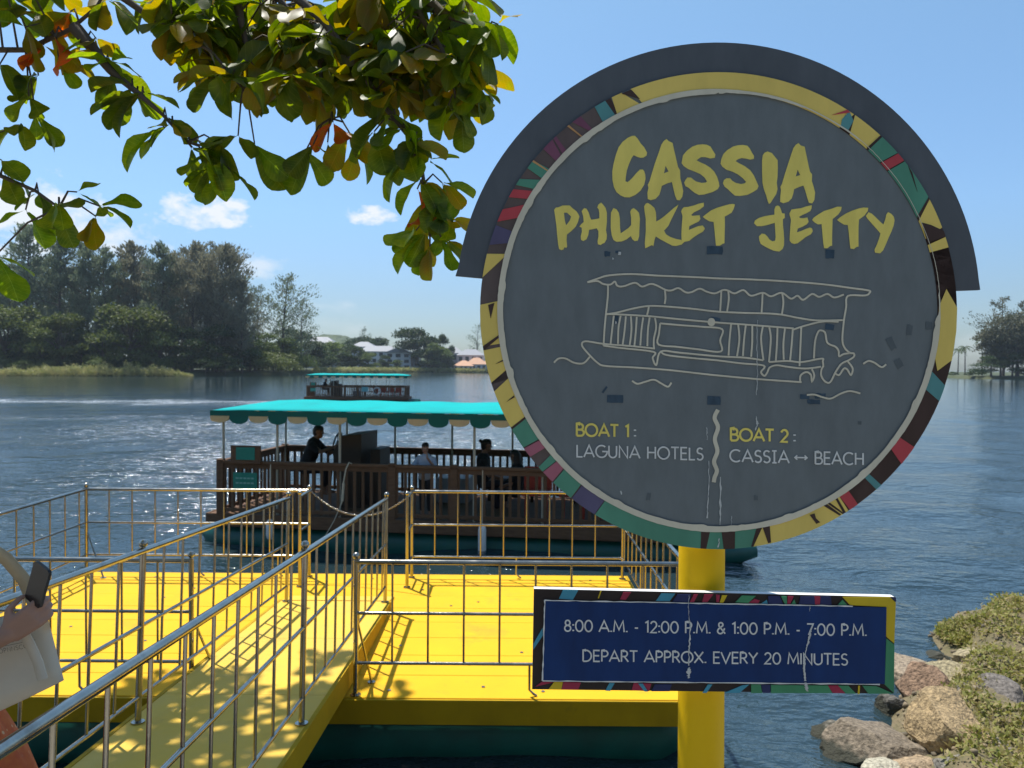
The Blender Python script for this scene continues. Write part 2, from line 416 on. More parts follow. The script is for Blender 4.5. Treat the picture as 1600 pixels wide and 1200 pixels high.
def make_bank():
    g = mat('bank_soil', (.20, .15, .085), .95, 0, scale=7, col2=(.10, .095, .04), bump=.03, bscale=22, detail=8)
    nx, ny = 200, 150
    X, Y = np.meshgrid(np.linspace(1.0, 22, nx) , np.linspace(2.62, 12, ny))
    Z = bank_z(X, Y) + rng.normal(0, .008, X.shape)
    V = np.stack([X, Y, Z], -1).reshape(-1, 3)
    i, j = np.meshgrid(np.arange(ny - 1), np.arange(nx - 1), indexing='ij'); q = i * nx + j
    tag(link('bank', np_mesh('bank', V, np.stack([q, q + 1, q + nx + 1, q + nx], -1).reshape(-1, 4), g, True)), kind='structure')
    q = mat('path_concrete', (.30, .28, .24), .9, 0, var=.2, scale=1.5, bump=.003, bscale=20)
    b = MB(); b.box(-40, 40, -30, 2.6, -1.5, 1.16); tag(b.build('path', q), kind='structure')
make_bank()

def rock(name, px, py, d, w, h, dep, col, label, seed, yaw=0., grp=None, flat=0):
    m = mat('stone_' + str(seed), col, .9, 0, scale=30, col2=tuple(c * .38 for c in col), bump=.022, bscale=40, detail=10, contrast=1.6)
    nt = m.node_tree; N = nt.nodes; L = nt.links; b_ = N['Principled BSDF']; src = b_.inputs['Base Color'].links[0].from_socket
    ge = N.new('ShaderNodeNewGeometry'); sp = N.new('ShaderNodeSeparateXYZ'); L.new(ge.outputs['Position'], sp.inputs[0]); nn = N.new('ShaderNodeTexNoise'); nn.inputs['Scale'].default_value = 9; L.new(ge.outputs['Position'], nn.inputs[0])
    ad = N.new('ShaderNodeMath'); ad.operation = 'MULTIPLY_ADD'; L.new(nn.outputs[0], ad.inputs[0]); ad.inputs[1].default_value = .16; L.new(sp.outputs[2], ad.inputs[2])
    wr = N.new('ShaderNodeMapRange'); wr.inputs[1].default_value = .13; wr.inputs[2].default_value = .17; L.new(ad.outputs[0], wr.inputs[0])   # algae line left by the water
    wm = N.new('ShaderNodeMix'); wm.data_type = 'RGBA'; L.new(wr.outputs[0], wm.inputs[0]); wm.inputs[6].default_value = (.035, .035, .022, 1); L.new(src, wm.inputs[7]); L.new(wm.outputs[2], b_.inputs['Base Color'])
    rnd = random.Random(seed); c = at(px, py, d); k = d / F
    import bmesh
    bm = bmesh.new(); bmesh.ops.create_icosphere(bm, subdivisions=4, radius=1.0)
    planes = [(Vector((rnd.gauss(0, 1), rnd.gauss(0, 1), rnd.gauss(0, 1))).normalized(), rnd.uniform(.52, .82)) for _ in range(13)]
    if flat: planes.append((Vector((.1, -.1, 1)).normalized(), .45))
    off = Vector((rnd.random() * 50, 0, 0))
    for v in bm.verts:
        p = v.co.copy()
        for n, dd in planes:
            e = p.dot(n) - dd
            if e > 0: p -= n * e * .96
        p *= 1 + .16 * noise.noise(p * 1.7 + off) + .07 * noise.noise(p * 5 + off) + .035 * noise.noise(p * 13 + off)
        v.co = Vector((p.x * w * k * .64, p.y * dep * 1.1, p.z * h * k * .66))
    me = bpy.data.meshes.new(name); bm.to_mesh(me); bm.free(); me.materials.append(m)
    me.polygons.foreach_set('use_smooth', [True] * len(me.polygons)); me.set_sharp_from_angle(angle=R(24))
    o = link(name, me, loc=c, rot=(0, 0, R(yaw))); tag(o, label, 'rock', grp or 'rocks along the bank'); return o
ROCKS = [
 (1308, 1156, 6.0, 84, 50, .20, (.27, .24, .19), 'small pale grey rock at the waterline, farthest out from the bank', 0),
 (1374, 1184, 5.65, 136, 100, .30, (.25, .20, .14), 'rough brown grey rock between the small grey rock and the big tan boulder', 0),
 (1478, 1142, 5.6, 138, 96, .34, (.46, .33, .17), 'biggest rock, smooth tan boulder with undercut shadow below', 0),
 (1405, 1116, 6.45, 66, 48, .16, (.13, .12, .10), 'dark wet rock right behind the brown grey sloping rock', 0),
 (1440, 1084, 6.6, 72, 74, .22, (.33, .21, .13), 'upright wedge shaped rock with a reddish split face', 0),
 (1436, 1060, 7.1, 150, 62, .5, (.37, .29, .20), 'flat pinkish slab of rock lying at the water edge right of the blue board', 1),
 (1486, 1068, 6.75, 110, 56, .3, (.42, .35, .20), 'cracked tan rock half grown over by grass behind the big boulder', 0),
 (1556, 1092, 6.2, 100, 48, .25, (.20, .175, .15), 'dark mossy rock poking out of the grass at the right edge', 0),
 (1548, 1190, 5.25, 92, 66, .25, (.34, .30, .23), 'rounded speckled rock in the grass in the lower right corner', 0),
 (1492, 1206, 5.2, 62, 52, .2, (.25, .23, .19), 'small grey rock beside the speckled rock at the bottom edge', 0),
 (1380, 1208, 5.3, 58, 36, .16, (.52, .48, .36), 'whitish rock cut by the bottom edge of the photo', 0),
 (1437, 1212, 5.25, 74, 40, .2, (.42, .31, .19), 'low tan rock at the bottom edge below the big boulder', 0),
 (1462, 1034, 7.65, 66, 26, .22, (.16, .14, .11), 'low dark rocks breaking the water beside the grassy mound', 0),
 (1536, 1040, 7.0, 70, 34, .22, (.40, .33, .19), 'pale tan stone lying in the grass on top of the bank', 0),
 (1590, 1150, 5.7, 60, 44, .2, (.33, .28, .2), 'brown stone in the weeds at the far right edge', 0),
]
for i, (px, py, d, w, h, dep, col, lab, fl) in enumerate(ROCKS):
    rock('rock', px, py, d, w, h, dep, col, lab, 30 + i, yaw=random.uniform(-25, 25), flat=fl)

def leaf_cloud(P, size, nrm_up=0.4, aspect=.5, n=None):
    """one pointed leaf (kite quad) per point; returns verts, faces"""
    n = len(P); d = rng.normal(size=(n, 3)); d /= np.linalg.norm(d, axis=1)[:, None]
    u = rng.normal(size=(n, 3)); u[:, 2] += nrm_up * 3; u -= (u * d).sum(1)[:, None] * d
    u /= np.linalg.norm(u, axis=1)[:, None] + 1e-9
    s = np.cross(d, u); L = (size * rng.uniform(.6, 1.35, n))[:, None]; Wd = L * aspect
    V = np.stack([P, P + d * L * .5 + s * Wd * .5 + u * L * .06, P + d * L, P + d * L * .5 - s * Wd * .5 + u * L * .06], 1).reshape(-1, 3)
    Fq = np.arange(4 * n).reshape(-1, 4); return V, Fq
def leafy_mat(name, c1, c2, trans=.35, sc=1.2, rand=.15, dirt=None):
    return mat(name, c1, .6, 0, scale=sc, col2=c2, trans=trans, rand=rand, detail=5, spec=.25)
MT['weed'] = leafy_mat('bank_weeds', (.13, .16, .03), (.36, .33, .11), .3, 3.2, 0)
MT['weed2'] = leafy_mat('dry_weeds', (.42, .34, .17), (.22, .20, .07), .3, 3.5, 0)
def make_weeds():
    x = rng.uniform(2.2, 9, 30000); y = rng.uniform(4.0, 10.5, 30000); d = shore_dist(x, y)
    dens = np.array([noise.noise(Vector((a * 1.6, b * 1.6, 3))) for a, b in zip(x, y)])
    keep = (d > .40) & (dens > -.05) & (np.abs(x / y) < .85); P = np.stack([x, y, bank_z(x, y)], -1)[keep]
    P = np.repeat(P, 5, 0); P = P + rng.normal(0, 1, P.shape) * (.035, .035, 0)
    mound = np.clip(1 - np.hypot((P[:, 0] - 5.4) / 1.2, (P[:, 1] - 8.2) / .7), 0, 1)
    clump = np.array([max(0, noise.noise(Vector((a * 3.1, b * 3.1, 9)))) for a, b in P[:, :2]])
    P[:, 2] += rng.random(len(P)) * (.02 + .11 * clump + .08 * mound)
    V, Fq = leaf_cloud(P, .045, .5, .45)
    me = np_mesh('ground_cover', V, Fq, MT['weed']); me.materials.append(MT['weed2'])
    mi = (rng.random(len(Fq)) < .42).astype(np.int32); me.polygons.foreach_set('material_index', mi)
    tag(link('ground_cover', me), 'short green and straw coloured weeds covering the rocky bank at right', 'ground cover', kind='stuff')
    # overhanging tuft that forms the steep left face of the mound
    n = 9000; a = rng.random(n) * 6.28; r = rng.random(n) ** .5
    x = 5.32 + r * np.cos(a) * .62; y = 7.95 + r * np.sin(a) * .5; z = .08 + rng.random(n) * .21 * (1.15 - r ** 2) * (.6 + .5 * np.sin(a * 5) ** 2)
    V, Fq = leaf_cloud(np.stack([x, y, z], -1), .05, .3, .4)
    me = np_mesh('bush', V, Fq, MT['weed']); me.materials.append(MT['weed2'])
    me.polygons.foreach_set('material_index', (rng.random(len(Fq)) < .25).astype(np.int32))
    tag(link('bush', me), 'low tangled green bush on the mound at the edge of the bank', 'bush')
make_weeds()

def make_gravel():
    """loose stones between the rocks: too many and too small to count"""
    import bmesh
    bm = bmesh.new(); bmesh.ops.create_icosphere(bm, subdivisions=1, radius=1.0); bv = np.array([v.co[:] for v in bm.verts]); bf = np.array([[v.index for v in f.verts] for f in bm.faces]); bm.free()
    n = 7000; x = rng.uniform(1.8, 7.5, n); y = rng.uniform(3.8, 9.6, n); d = shore_dist(x, y); k = (d > -.35) & (d < .75) & (x / y < .85); x, y = x[k], y[k]; z = bank_z(x, y); n = len(x)
    r = .006 + .026 * rng.random(n) ** 3; V = bv[None] * (r[:, None, None] * rng.uniform(.6, 1.3, (n, 1, 3))) * rng.uniform(.62, 1.25, (n, len(bv), 1)); V[..., 0] += x[:, None]; V[..., 1] += y[:, None]; V[..., 2] += (z + r * .3)[:, None]
    Fa = bf[None] + (np.arange(n) * len(bv))[:, None, None]
    me = np_mesh('gravel', V.reshape(-1, 3), Fa.reshape(-1, 3), mat('gravel_stone', (.26, .20, .12), .9, 0, scale=7, col2=(.12, .10, .07), contrast=2))
    tag(link('gravel', me), 'loose brown stones scattered between the rocks along the bank', 'gravel', kind='stuff')
make_gravel()
# ------------------------------------------------------------------ floating pontoon
DZ = .57; PX0, PX1, PY0, PY1 = -4.92, 1.34, 5.33, 8.52
def make_pontoon():
    t = empty('floating_pontoon', (0, 0, 0))
    tag(t, 'bright yellow painted floating landing deck with railings, behind the sign post', 'jetty')
    y = PY0; k = 0; r = random.Random(5)
    while y < PY1 - .05:
        w = min(.40, PY1 - y); b = MB(); dz = r.uniform(-.0015, .0015)
        b.bbox(PX0, PX1, y + .003, y + w - .003, DZ - .04, DZ + dz, .003)
        b.build('deck_board', MT['yellow_deck'], t); y += w; k += 1
    b = MB()
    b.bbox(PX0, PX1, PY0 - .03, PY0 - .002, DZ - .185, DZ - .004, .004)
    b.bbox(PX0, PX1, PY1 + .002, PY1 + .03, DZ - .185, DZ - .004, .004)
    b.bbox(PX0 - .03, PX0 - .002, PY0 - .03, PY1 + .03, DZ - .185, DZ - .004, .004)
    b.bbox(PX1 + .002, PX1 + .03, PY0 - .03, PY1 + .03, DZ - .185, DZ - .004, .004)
    b.build('edge_beam', MT['yellow_shaded'], t)
    for i in range(3):
        b = MB(); yy = PY0 + .42 + i * 1.18
        b.tube([(PX0 + .05, yy, .16), (PX0 + .2, yy, .16), (PX1 - .2, yy, .16), (PX1 - .04, yy, .16)], [.16, .30, .30, .18], 28)
        b.build('float_tank', MT['green_tank'], t)
    bolts = [(-4.2, 5.6), (-.2, 5.52), (.25, 5.45), (-.9, 5.45), (-3.2, 6.4), (.9, 6.6), (-.6, 7.4), (-3.6, 7.6), (.1, 6.2)]
    bolts += [(PX0 + .25 + i * .62, PY0 + .10 + j * .40 + .1) for i in range(10) for j in range(8) if (i * 7 + j * 3) % 4 == 0]
    for (x, yy) in bolts:
        b = MB(); b.tube([(x, yy, DZ), (x, yy, DZ + .006)], .014, 8); b.build('bolt', MT['steel_dull'], t)
    return t
PONT = make_pontoon()

BAR = {}
def bar_mesh(L, r):
    key = (round(L, 3), r)
    if key not in BAR:
        b = MB(); b.tube([(0, 0, 0), (0, 0, L)], r, 8); BAR[key] = b.mesh('bar', MT['steel'])
    return BAR[key]
def post_mesh(L, r):
    key = ('p', round(L, 3), r)
    if key not in BAR:
        b = MB(); b.tube([(0, 0, 0), (0, 0, L)], r, 12); b.tube([(0, 0, .002), (0, 0, .008)], r * 2.1, 14)
        b.tube([(0, 0, L), (0, 0, L + .012)], r * .7, 10); b.ball((0, 0, L + .032), .026, 12, 8)
        BAR[key] = b.mesh('post', MT['steel'])
    return BAR[key]
def railing(parent, a, b_, z0=None, heights=(.24, .61, .99), posts=(True, True), spacing=.263, phase=.5, r_top=.0185, r_bar=.0085,
            tilt=(0, 0, 0), feet=(), ends=None, name='railing'):
    """a railing panel between two foot points; its rails are the part, posts and bars its sub-parts"""
    a = Vector(a); b_ = Vector(b_); d = b_ - a; L = d.length; u = d.normalized()
    up = (Vector((0, 0, 1)) - u * u.z).normalized() if abs(u.z) > 1e-4 else Vector((0, 0, 1))
    p = None
    for i, h in reversed(list(enumerate(heights))):
        m = MB(); m.tube([a + up * h, b_ + up * h], r_top if i == len(heights) - 1 else .0125, 12)
        if p is None: p = m.build(name, MT['steel'], parent)
        else: m.build('rail', MT['steel'], p)
    q = up.to_track_quat('Z', 'Y') if up.z < .99999 else Quaternion()
    for on, pt in zip(posts, (a, b_)):
        if on: o = link('post', post_mesh(heights[-1] + .012, .0185), p, loc=pt); o.rotation_mode = 'QUATERNION'; o.rotation_quaternion = q
    x = spacing * phase
    while x < L - .06:
        o = link('bar', bar_mesh(heights[-1] - heights[0], r_bar), p, loc=a + u * x + up * heights[0]); o.rotation_mode = 'QUATERNION'; o.rotation_quaternion = q
        x += spacing
    for f in feet:
        m = MB(); c = a + u * f
        m.tube([c + up * heights[0], c + up * .05, c + Vector((.03, 0, .02)), c + Vector((.055, 0, .004))], .0095, 8)
        m.build('foot_strut', MT['steel'], p)
    return p
def braces(parent, x, y, dx, dy, h=.58):
    m = MB(); m.tube([(x, y, DZ + h), (x + dx, y + dy, DZ + .006)], .0095, 8)
    m.tube([(x + dx, y + dy, DZ + .001), (x + dx, y + dy, DZ + .007)], .03, 12)
    m.build('brace', MT['steel'], parent)
yb, yf = 8.40, 5.37
railing(PONT, (-4.87, yb, DZ), (-2.31, yb, DZ), feet=(1.3, 2.2), phase=1, name='back_railing')
railing(PONT, (-1.135, yb, DZ), (1.285, yb, DZ), feet=(1.2,), phase=1, name='back_railing')
railing(PONT, (-4.87, yf, DZ), (-4.87, yb, DZ), posts=(True, False), phase=1, name='side_railing')
railing(PONT, (1.285, yf, DZ), (1.285, yb, DZ), posts=(True, False), phase=1, name='side_railing')
railing(PONT, (-4.87, yf, DZ), (-2.345, yf, DZ), posts=(False, True), feet=(1.7,), phase=.66, name='front_railing')
railing(PONT, (-1.135, yf, DZ), (1.285, yf, DZ), posts=(True, False), feet=(1.28,), phase=1.02, name='front_railing')
railing(PONT, (-2.31, 8.02, DZ), (-2.31, yb, DZ), posts=(True, False), phase=9, heights=(.61, .99), name='return_railing')
railing(PONT, (-1.135, 8.02, DZ), (-1.135, yb, DZ), posts=(True, False), phase=9, heights=(.24, .61, .99), name='return_railing')
braces(PONT, -1.13, yf, .07, .22); braces(PONT, -2.34, yf, .10, .24); braces(PONT, -4.86, yb, .25, -.12, .5)

# ------------------------------------------------------------------ gangway
GX0, GX1 = -2.29, -1.215; GS = math.tan(R(3.95)); GY0, GY1 = 1.1, 7.32
def gz(y): return DZ + .075 + (GY1 - y) * GS
def make_gangway():
    t = empty('gangway', (0, 0, 0)); tag(t, 'sloping yellow gangway with long steel handrails leading down onto the floating deck', 'gangway')
    def slab(y0, y1, x0, x1, zt, zb, name, m_, bev=True):
        b = MB(); z = lambda y: gz(y)
        vs = [(x, y, z(y) + o) for o in (zb, zt) for y in (y0, y1) for x in (x0, x1)]
        b.add(vs, [(0, 2, 3, 1), (4, 5, 7, 6), (0, 1, 5, 4), (2, 6, 7, 3), (0, 4, 6, 2), (1, 3, 7, 5)])
        return b.build(name, m_, t)
    y = GY0
    while y < GY1 - .02:
        y1 = min(y + 1.24, GY1); slab(y + .002, y1 - .002, GX0 + .002, GX1 - .002, 0, -.02, 'deck_plate', MT['yellow_gang']); y = y1
    slab(GY0, GY1, GX0 - .028, GX0, .003, -.17, 'side_beam', MT['yellow_shaded'])
    slab(GY0, GY1, GX1, GX1 + .028, .003, -.17, 'side_beam', MT['yellow_shaded'])
    b = MB(); z = gz(GY1)
    b.add([(GX0, GY1 + .003, z), (GX1, GY1 + .003, z), (GX1, GY1 + .34, DZ + .012), (GX0, GY1 + .34, DZ + .012),
           (GX0, GY1 + .003, z - .01), (GX1, GY1 + .003, z - .01), (GX1, GY1 + .34, DZ + .004), (GX0, GY1 + .34, DZ + .004)],
          [(0, 1, 2, 3), (7, 6, 5, 4), (0, 3, 7, 4), (1, 5, 6, 2), (2, 6, 7, 3), (0, 4, 5, 1)])
    b.build('end_flap', MT['yellow_gang'], t)
    for x, ph in ((-1.245, .0), (-2.225, .0)):
        ys = (GY0 + .1, 4.36, 7.26)
        for k in range(2):
            a = (x, ys[k], gz(ys[k]) + .001); e = (x, ys[k + 1], gz(ys[k + 1]) + .001)
            off = (ys[k + 1] - ys[k]) / math.cos(R(3.95)); sp = .272
            n = int(off / sp); first = off - n * sp if k == 0 else sp
            if k == 0 and first < .06: first += sp
            if k == 1: first = sp
            railing(t, a, e, heights=(.15, .57, 1.02), posts=(k == 0, True), spacing=sp, phase=first / sp, r_top=.0205, r_bar=.0088, name='handrail')
    return t
MT['yellow_gang'] = mat('gangway_plate_paint', (.66, .43, .07), .6, 0, scale=2.2, col2=(.76, .47, .04), spec=.3, dirt=.5, dscale=1.8, dcol=(.34, .23, .06), bump=.001, bscale=30, detail=9)
make_gangway()

# chain across the boarding gap
def make_chain():
    a = Vector((-2.29, 8.395, DZ + .985)); b = Vector((-1.155, 8.03, DZ + .975)); n = 52
    P = []
    for i in range(n * 4 + 1):
        t = i / (n * 4); p = a.lerp(b, t); p.z -= .23 * 4 * t * (1 - t); P.append(p)
    m = MB(); step = 4
    for i in range(n):
        p, q = P[i * step], P[(i + 1) * step]; d = (q - p).normalized(); c = (p + q) / 2; L = (q - p).length * .72
        s = Vector((0, 0, 1)).cross(d).normalized(); w = s if i % 2 else d.cross(s)
        ring = [c + d * math.cos(k * PI / 4) * L + w * math.sin(k * PI / 4) * .0085 for k in range(8)]
        ring.append(ring[0]); m.tube(ring, .0034, 5, caps=False)
    tag(m.build('chain', MT['steel']), 'steel link chain hanging across the gap between the two back railings', 'chain')
make_chain()

# ------------------------------------------------------------------ ferries
def make_boat():
    t = empty('ferry_boat')
    Lb, Wb = 7.75, 2.45; FZ = .50
    r = random.Random(3)
    # hull: two floats with upturned noses
    for v in (.33, Wb - .33):
        b = MB()
        b.tube([(-.50, v, .12), (-.3, v, .08), (.1, v, .03), (Lb - .2, v, .03), (Lb + .35, v, .07), (Lb + .98, v, .17), (Lb + 1.0, v, .172)],
               [.07, .22, .30, .30, .27, .115, .02], 28)
        b.build('float', MT['green_hull'], t)
    b = MB(); b.box(-.05, Lb + .05, .1, Wb - .1, .26, .33); b.build('bearer', MT['wood_dark'], t)
    # deck edge and boards
    b = MB(); b.bbox(-.22, Lb + .2, -.035, -.003, .30, FZ + .01, .004); b.bbox(-.22, Lb + .2, Wb + .003, Wb + .035, .30, FZ + .01, .004)
    b.bbox(-.255, -.222, -.035, Wb + .035, .33, FZ + .01, .004); b.bbox(Lb + .202, Lb + .235, -.035, Wb + .035, .33, FZ + .01, .004)
    b.build('deck_edge', MT['wood'], t)
    bd = MB(); bd.box(-.22, Lb + .2, .0, .118, FZ - .03, FZ); bdm = bd.mesh('deck_board', MT['wood'])
    k = 0; y = 0.0
    while y < Wb - .1: link('deck_board', bdm, t, loc=(0, y + .002, 0)); y += .1225
    # railings
    RH = .90
    bal = MB(); bal.bbox(-.024, .024, -.014, .014, 0, RH - .12, .003); balm = bal.mesh('baluster', MT['wood'])
    pm = MB(); pm.bbox(-.06, .06, -.045, .045, 0, RH + .02, .006); pmm = pm.mesh('rail_post', MT['wood'])
    def rail(x0, y0, x1, y1, sp=.137, post=(True, True)):
        a = Vector((x0, y0, FZ)); e = Vector((x1, y1, FZ)); d = e - a; L = d.length; ang = math.atan2(d.y, d.x)
        M = Matrix.Translation(a) @ Matrix.Rotation(ang, 4, 'Z')
        m = MB(); m.bbox(0, L, -.045, .045, RH - .05, RH, .006, M); o = m.build('side_railing', MT['wood'], t)
        for q0, q1 in ((RH - .13, RH - .053), (.05, .11)): m = MB(); m.bbox(0, L, -.02, .02, q0, q1, .004, M); m.build('rail_board', MT['wood'], o)
        n = int(L / sp)
        for i in range(n):
            f = (i + .5) / n * L; link('baluster', balm, o, loc=M @ Vector((f, 0, .03)), rot=(0, 0, ang))
        for on, q in zip(post, (0, L)):
            if on: link('rail_post', pmm, o, loc=M @ Vector((q, 0, 0)), rot=(0, 0, ang))
    rail(0, 0, 2.96, 0); rail(2.96, 0, 3.98, 0, post=(False, False)); rail(3.98, 0, Lb, 0)
    rail(0, Wb, Lb, Wb); rail(0, .07, 0, Wb - .07, post=(False, False)); rail(Lb, .07, Lb, Wb - .07, post=(False, False))
    # canopy frame
    for x in (0.03, .98, 2.06, 4.30, 5.4, 6.5, Lb - .05):
        b = MB(); b.tube([(x, .03, FZ), (x, .03, 2.24)], .021, 10); b.build('canopy_post', MT['steel_paint'], t)
    for x in (.03, 1.3, 2.28, 3.42, 4.6, 5.9, Lb - .05):
        b = MB(); b.tube([(x, Wb - .03, FZ), (x, Wb - .03, 2.24)], .021, 10); b.build('canopy_post', MT['steel_paint'], t)
    # canopy cloth: hipped, slightly sagging between the bows
    x0, x1, y0, y1, ze, zr = -.10, Lb + .2, -.16, Wb + .16, 2.255, 2.375
    nx, ny = 60, 14; vs = []; fs = []
    for i in range(nx + 1):
        x = x0 + (x1 - x0) * i / nx
        for j in range(ny + 1):
            y = y0 + (y1 - y0) * j / ny
            e = min((x - x0) / .55, (x1 - x) / .55, 1); f = min((y - y0), (y1 - y)) / ((y1 - y0) / 2)
            g = min(e, f ** .7 if f > 0 else 0)
            sag = .018 * (math.sin((x - x0) / (x1 - x0) * 7 * PI) ** 2) * f
            vs.append((x, y, ze + (zr - ze) * g - sag - .02 * (1 - min(1, e))))
    for i in range(nx):
        for j in range(ny):
            q = i * (ny + 1) + j; fs.append((q, q + ny + 1, q + ny + 2, q + 1))
    b = MB(); b.add(vs, fs, True); cp = b.build('canopy', MT['canopy'], t)
    cp.modifiers.new('t', 'SOLIDIFY').thickness = .006
    # valance: dark band with alternating scallops
    b = MB(); zt = ze - .012
    for (a, e) in (((x0, y0), (x1, y0)), ((x0, y1), (x1, y1)), ((x0, y0), (x0, y1)), ((x1, y0), (x1, y1))):
        if a[1] == e[1]: b.box(a[0], e[0], a[1] - .004, a[1] + .004, zt - .088, zt)
        else: b.box(a[0] - .004, a[0] + .004, a[1], e[1], zt - .10, zt)
    b.build('valance', MT['canopy_dark'], t)
    def scal(dep, m_):
        n = 12; W2 = .165; pts = [(-W2, 0)]
        for i in range(n + 1):
            a = PI * i / n; pts.append((-W2 * math.cos(a), -.02 - dep * math.sin(a) ** .8))
        pts.append((W2, 0)); q = MB(); q.prism(pts[::-1], z0=-.003, z1=.003, M=Matrix.Rotation(R(90), 4, 'X')); return q.mesh('scallop', m_)
    sg = scal(.115, MT['canopy_dark']); sc = scal(.095, MT['canopy_cream'])
    n = int((x1 - x0) / .33)
    for i in range(n):
        x = x0 + .17 + i * (x1 - x0 - .34) / (n - 1)
        for yy in (y0, y1):
            o = link('scallop', sg if i % 2 else sc, t, loc=(x, yy + (-.002 if i % 2 else .0), zt - .085))
    for i in range(8):
        y = y0 + .17 + i * (y1 - y0 - .34) / 7
        for xx in (x0, x1): link('scallop', sg if i % 2 else sc, t, loc=(xx, y, zt - .085), rot=(0, 0, R(90)))
    # helm console
    b = MB(); b.prism([(1.72, .50), (2.12, .50), (2.14, 1.80), (1.76, 1.76), (1.62, 1.45), (1.70, .9)], z0=.85, z1=1.75, M=Matrix(((1, 0, 0, 0), (0, 0, 1, 0), (0, 1, 0, 0), (0, 0, 0, 1))))
    c = b.build('helm_console', MT['wood_dark'], t)
    b = MB(); ring = [(1.55 + .05 * math.sin(a), 1.25 + .17 * math.cos(a), 1.62 + .17 * math.sin(a)) for a in [k * PI / 8 for k in range(17)]]
    b.tube(ring, .014, 6, caps=False); b.tube([(1.55, 1.25, 1.62), (1.75, 1.25, 1.56)], .02, 8)
    for k in range(3):
        a = k * 2 * PI / 3; b.tube([(1.55, 1.25, 1.62), (1.55 + .05 * math.sin(a), 1.25 + .17 * math.cos(a), 1.62 + .17 * math.sin(a))], .009, 6)
    b.build('steering_wheel', MT['black'], c)
    b = MB(); b.bbox(2.25, 2.43, 1.0, 1.6, .5, 1.52, .01); b.build('locker', MT['wood_dark'], t)
    # skipper's stool, benches
    b = MB(); b.tube([(.92, 1.25, .5), (.92, 1.25, 1.08)], .03, 8); b.bbox(.72, 1.12, 1.06, 1.44, 1.08, 1.13, .01); b.build('stool', MT['wood_dark'], t)
    for xa, xb in ((4.1, 7.4),):
        b = MB(); b.bbox(xa, xb, Wb - .55, Wb - .12, .88, .93, .01)
        for x in np.arange(xa + .1, xb, .8): b.box(x, x + .06, Wb - .5, Wb - .44, .5, .878)
        b.build('bench', MT['wood_dark'], t)
    for k in range(4):
        b = MB(); b.bbox(5.0 + k * .62, 5.48 + k * .62, .5, .9, .86, .93, .015); b.bbox(5.0 + k * .62, 5.48 + k * .62, .92, .97, .90, 1.3, .012)
        b.box(5.05 + k * .62, 5.1 + k * .62, .6, .65, .5, .86); b.box(5.38 + k * .62, 5.43 + k * .62, .6, .65, .5, .86)
        b.build('seat', MT['red'], t)
    b = MB(); b.bbox(3.3, 3.9, 1.6, 2.1, .5, .95, .01); b.build('storage_box', MT['grey'], t)
    # notices by the bow corner: two green panels on a brown board, one low panel
    b = MB(); b.bbox(.22, .74, -.09, -.052, FZ + .86, FZ + 1.16, .004); nb = b.build('notice_board', MT['wood'], t)
    for (u, v, w, h) in ((.32, 1.01, .33, .21), (.27, .56, .42, .27)):
        b = MB(); b.bbox(u, u + w, -.104, -.093, FZ + v - h / 2 + .02, FZ + v + h / 2 + .02, .003); pn = b.build('notice_panel', MT['signgreen'], nb)
    b = MB()
    for zz in (.53, .61): 
        for k in range(5): b.box(.32 + k * .066, .32 + k * .066 + .05, -.107, -.1045, FZ + zz, FZ + zz + .025)
    b.build('panel_lines', MT['line_pale'], nb)
    return t
MT['steel_paint'] = mat('painted_pipe', (.40, .40, .34), .45, .3, var=.1)
MT['line_pale'] = mat('pale_print', (.2, .42, .35), .6)
BOAT = make_boat()
tag(BOAT, 'timber railed ferry with turquoise scalloped canopy moored behind the yellow deck', 'boat', 'turquoise roofed ferries')
BOAT.location = (-4.86, 12.28, 0); BOAT.rotation_euler = (0, 0, R(-7.6))
BOATM = Matrix.Translation((-4.86, 12.28, 0)) @ Matrix.Rotation(R(-7.6), 4, 'Z')
FAR = copy_tree(BOAT)
tag(FAR, 'small distant ferry with turquoise canopy crossing the lagoon, seen above the near ferry roof')
FAR.location = (-16.2, 58.2, -.02); FAR.rotation_euler = (0, 0, R(1.5)); FAR.scale = (1, 1, 1)
FARM = Matrix.Translation(FAR.location) @ Matrix.Rotation(R(1.5), 4, 'Z')
def fender(x, z0, z1, lab, r_=.065):
    m = MB(); p = BOATM @ Vector((x, -.11, 0)); 
    L = z1 - z0
    m.tube([(0, 0, 0), (0, 0, .03), (0, 0, .08), (0, 0, L - .08), (0, 0, L - .03), (0, 0, L)], [.02, r_ * .8, r_, r_, r_ * .8, .02], 14)
    o = m.build('fender', MT['white'], loc=(p.x, p.y, z0)); tag(o, lab, 'fender')
    m = MB(); m.tube([(0, 0, L), (0.0, .01, L + .25), (0, .03, 1.36 - z0)], .008, 6); m.build('rope', MT['rope'], o)
fender(4.46, -.02, .50, 'white tube fender hanging on a rope from the near ferry, behind the right railing')
fender(.92, .12, .46, 'short pale fender hanging low at the left end of the near ferry')
# mooring rope with a pale splice, hanging over the ferry rail
m = MB(); p0 = BOATM @ Vector((2.24, -.07, 1.40)); 
m.tube([p0 + Vector((.05, .02, 0)), p0 + Vector((.02, -.02, .03)), p0 + Vector((-.03, -.03, -.08)), p0 + Vector((-.07, -.03, -.30)), p0 + Vector((-.09, -.05, -.62)), p0 + Vector((-.2, -.1, -.9)), p0 + Vector((-.33, -.2, -1.15))], [.008, .01, .011, .012, .010, .006, .006], 7)
m.tube([p0 + Vector((-.068, -.035, -.31)), p0 + Vector((-.085, -.04, -.60))], .021, 8)
tag(m.build('mooring_rope', MT['rope']), 'pale mooring rope with a thick splice hanging over the near ferry rail', 'rope')
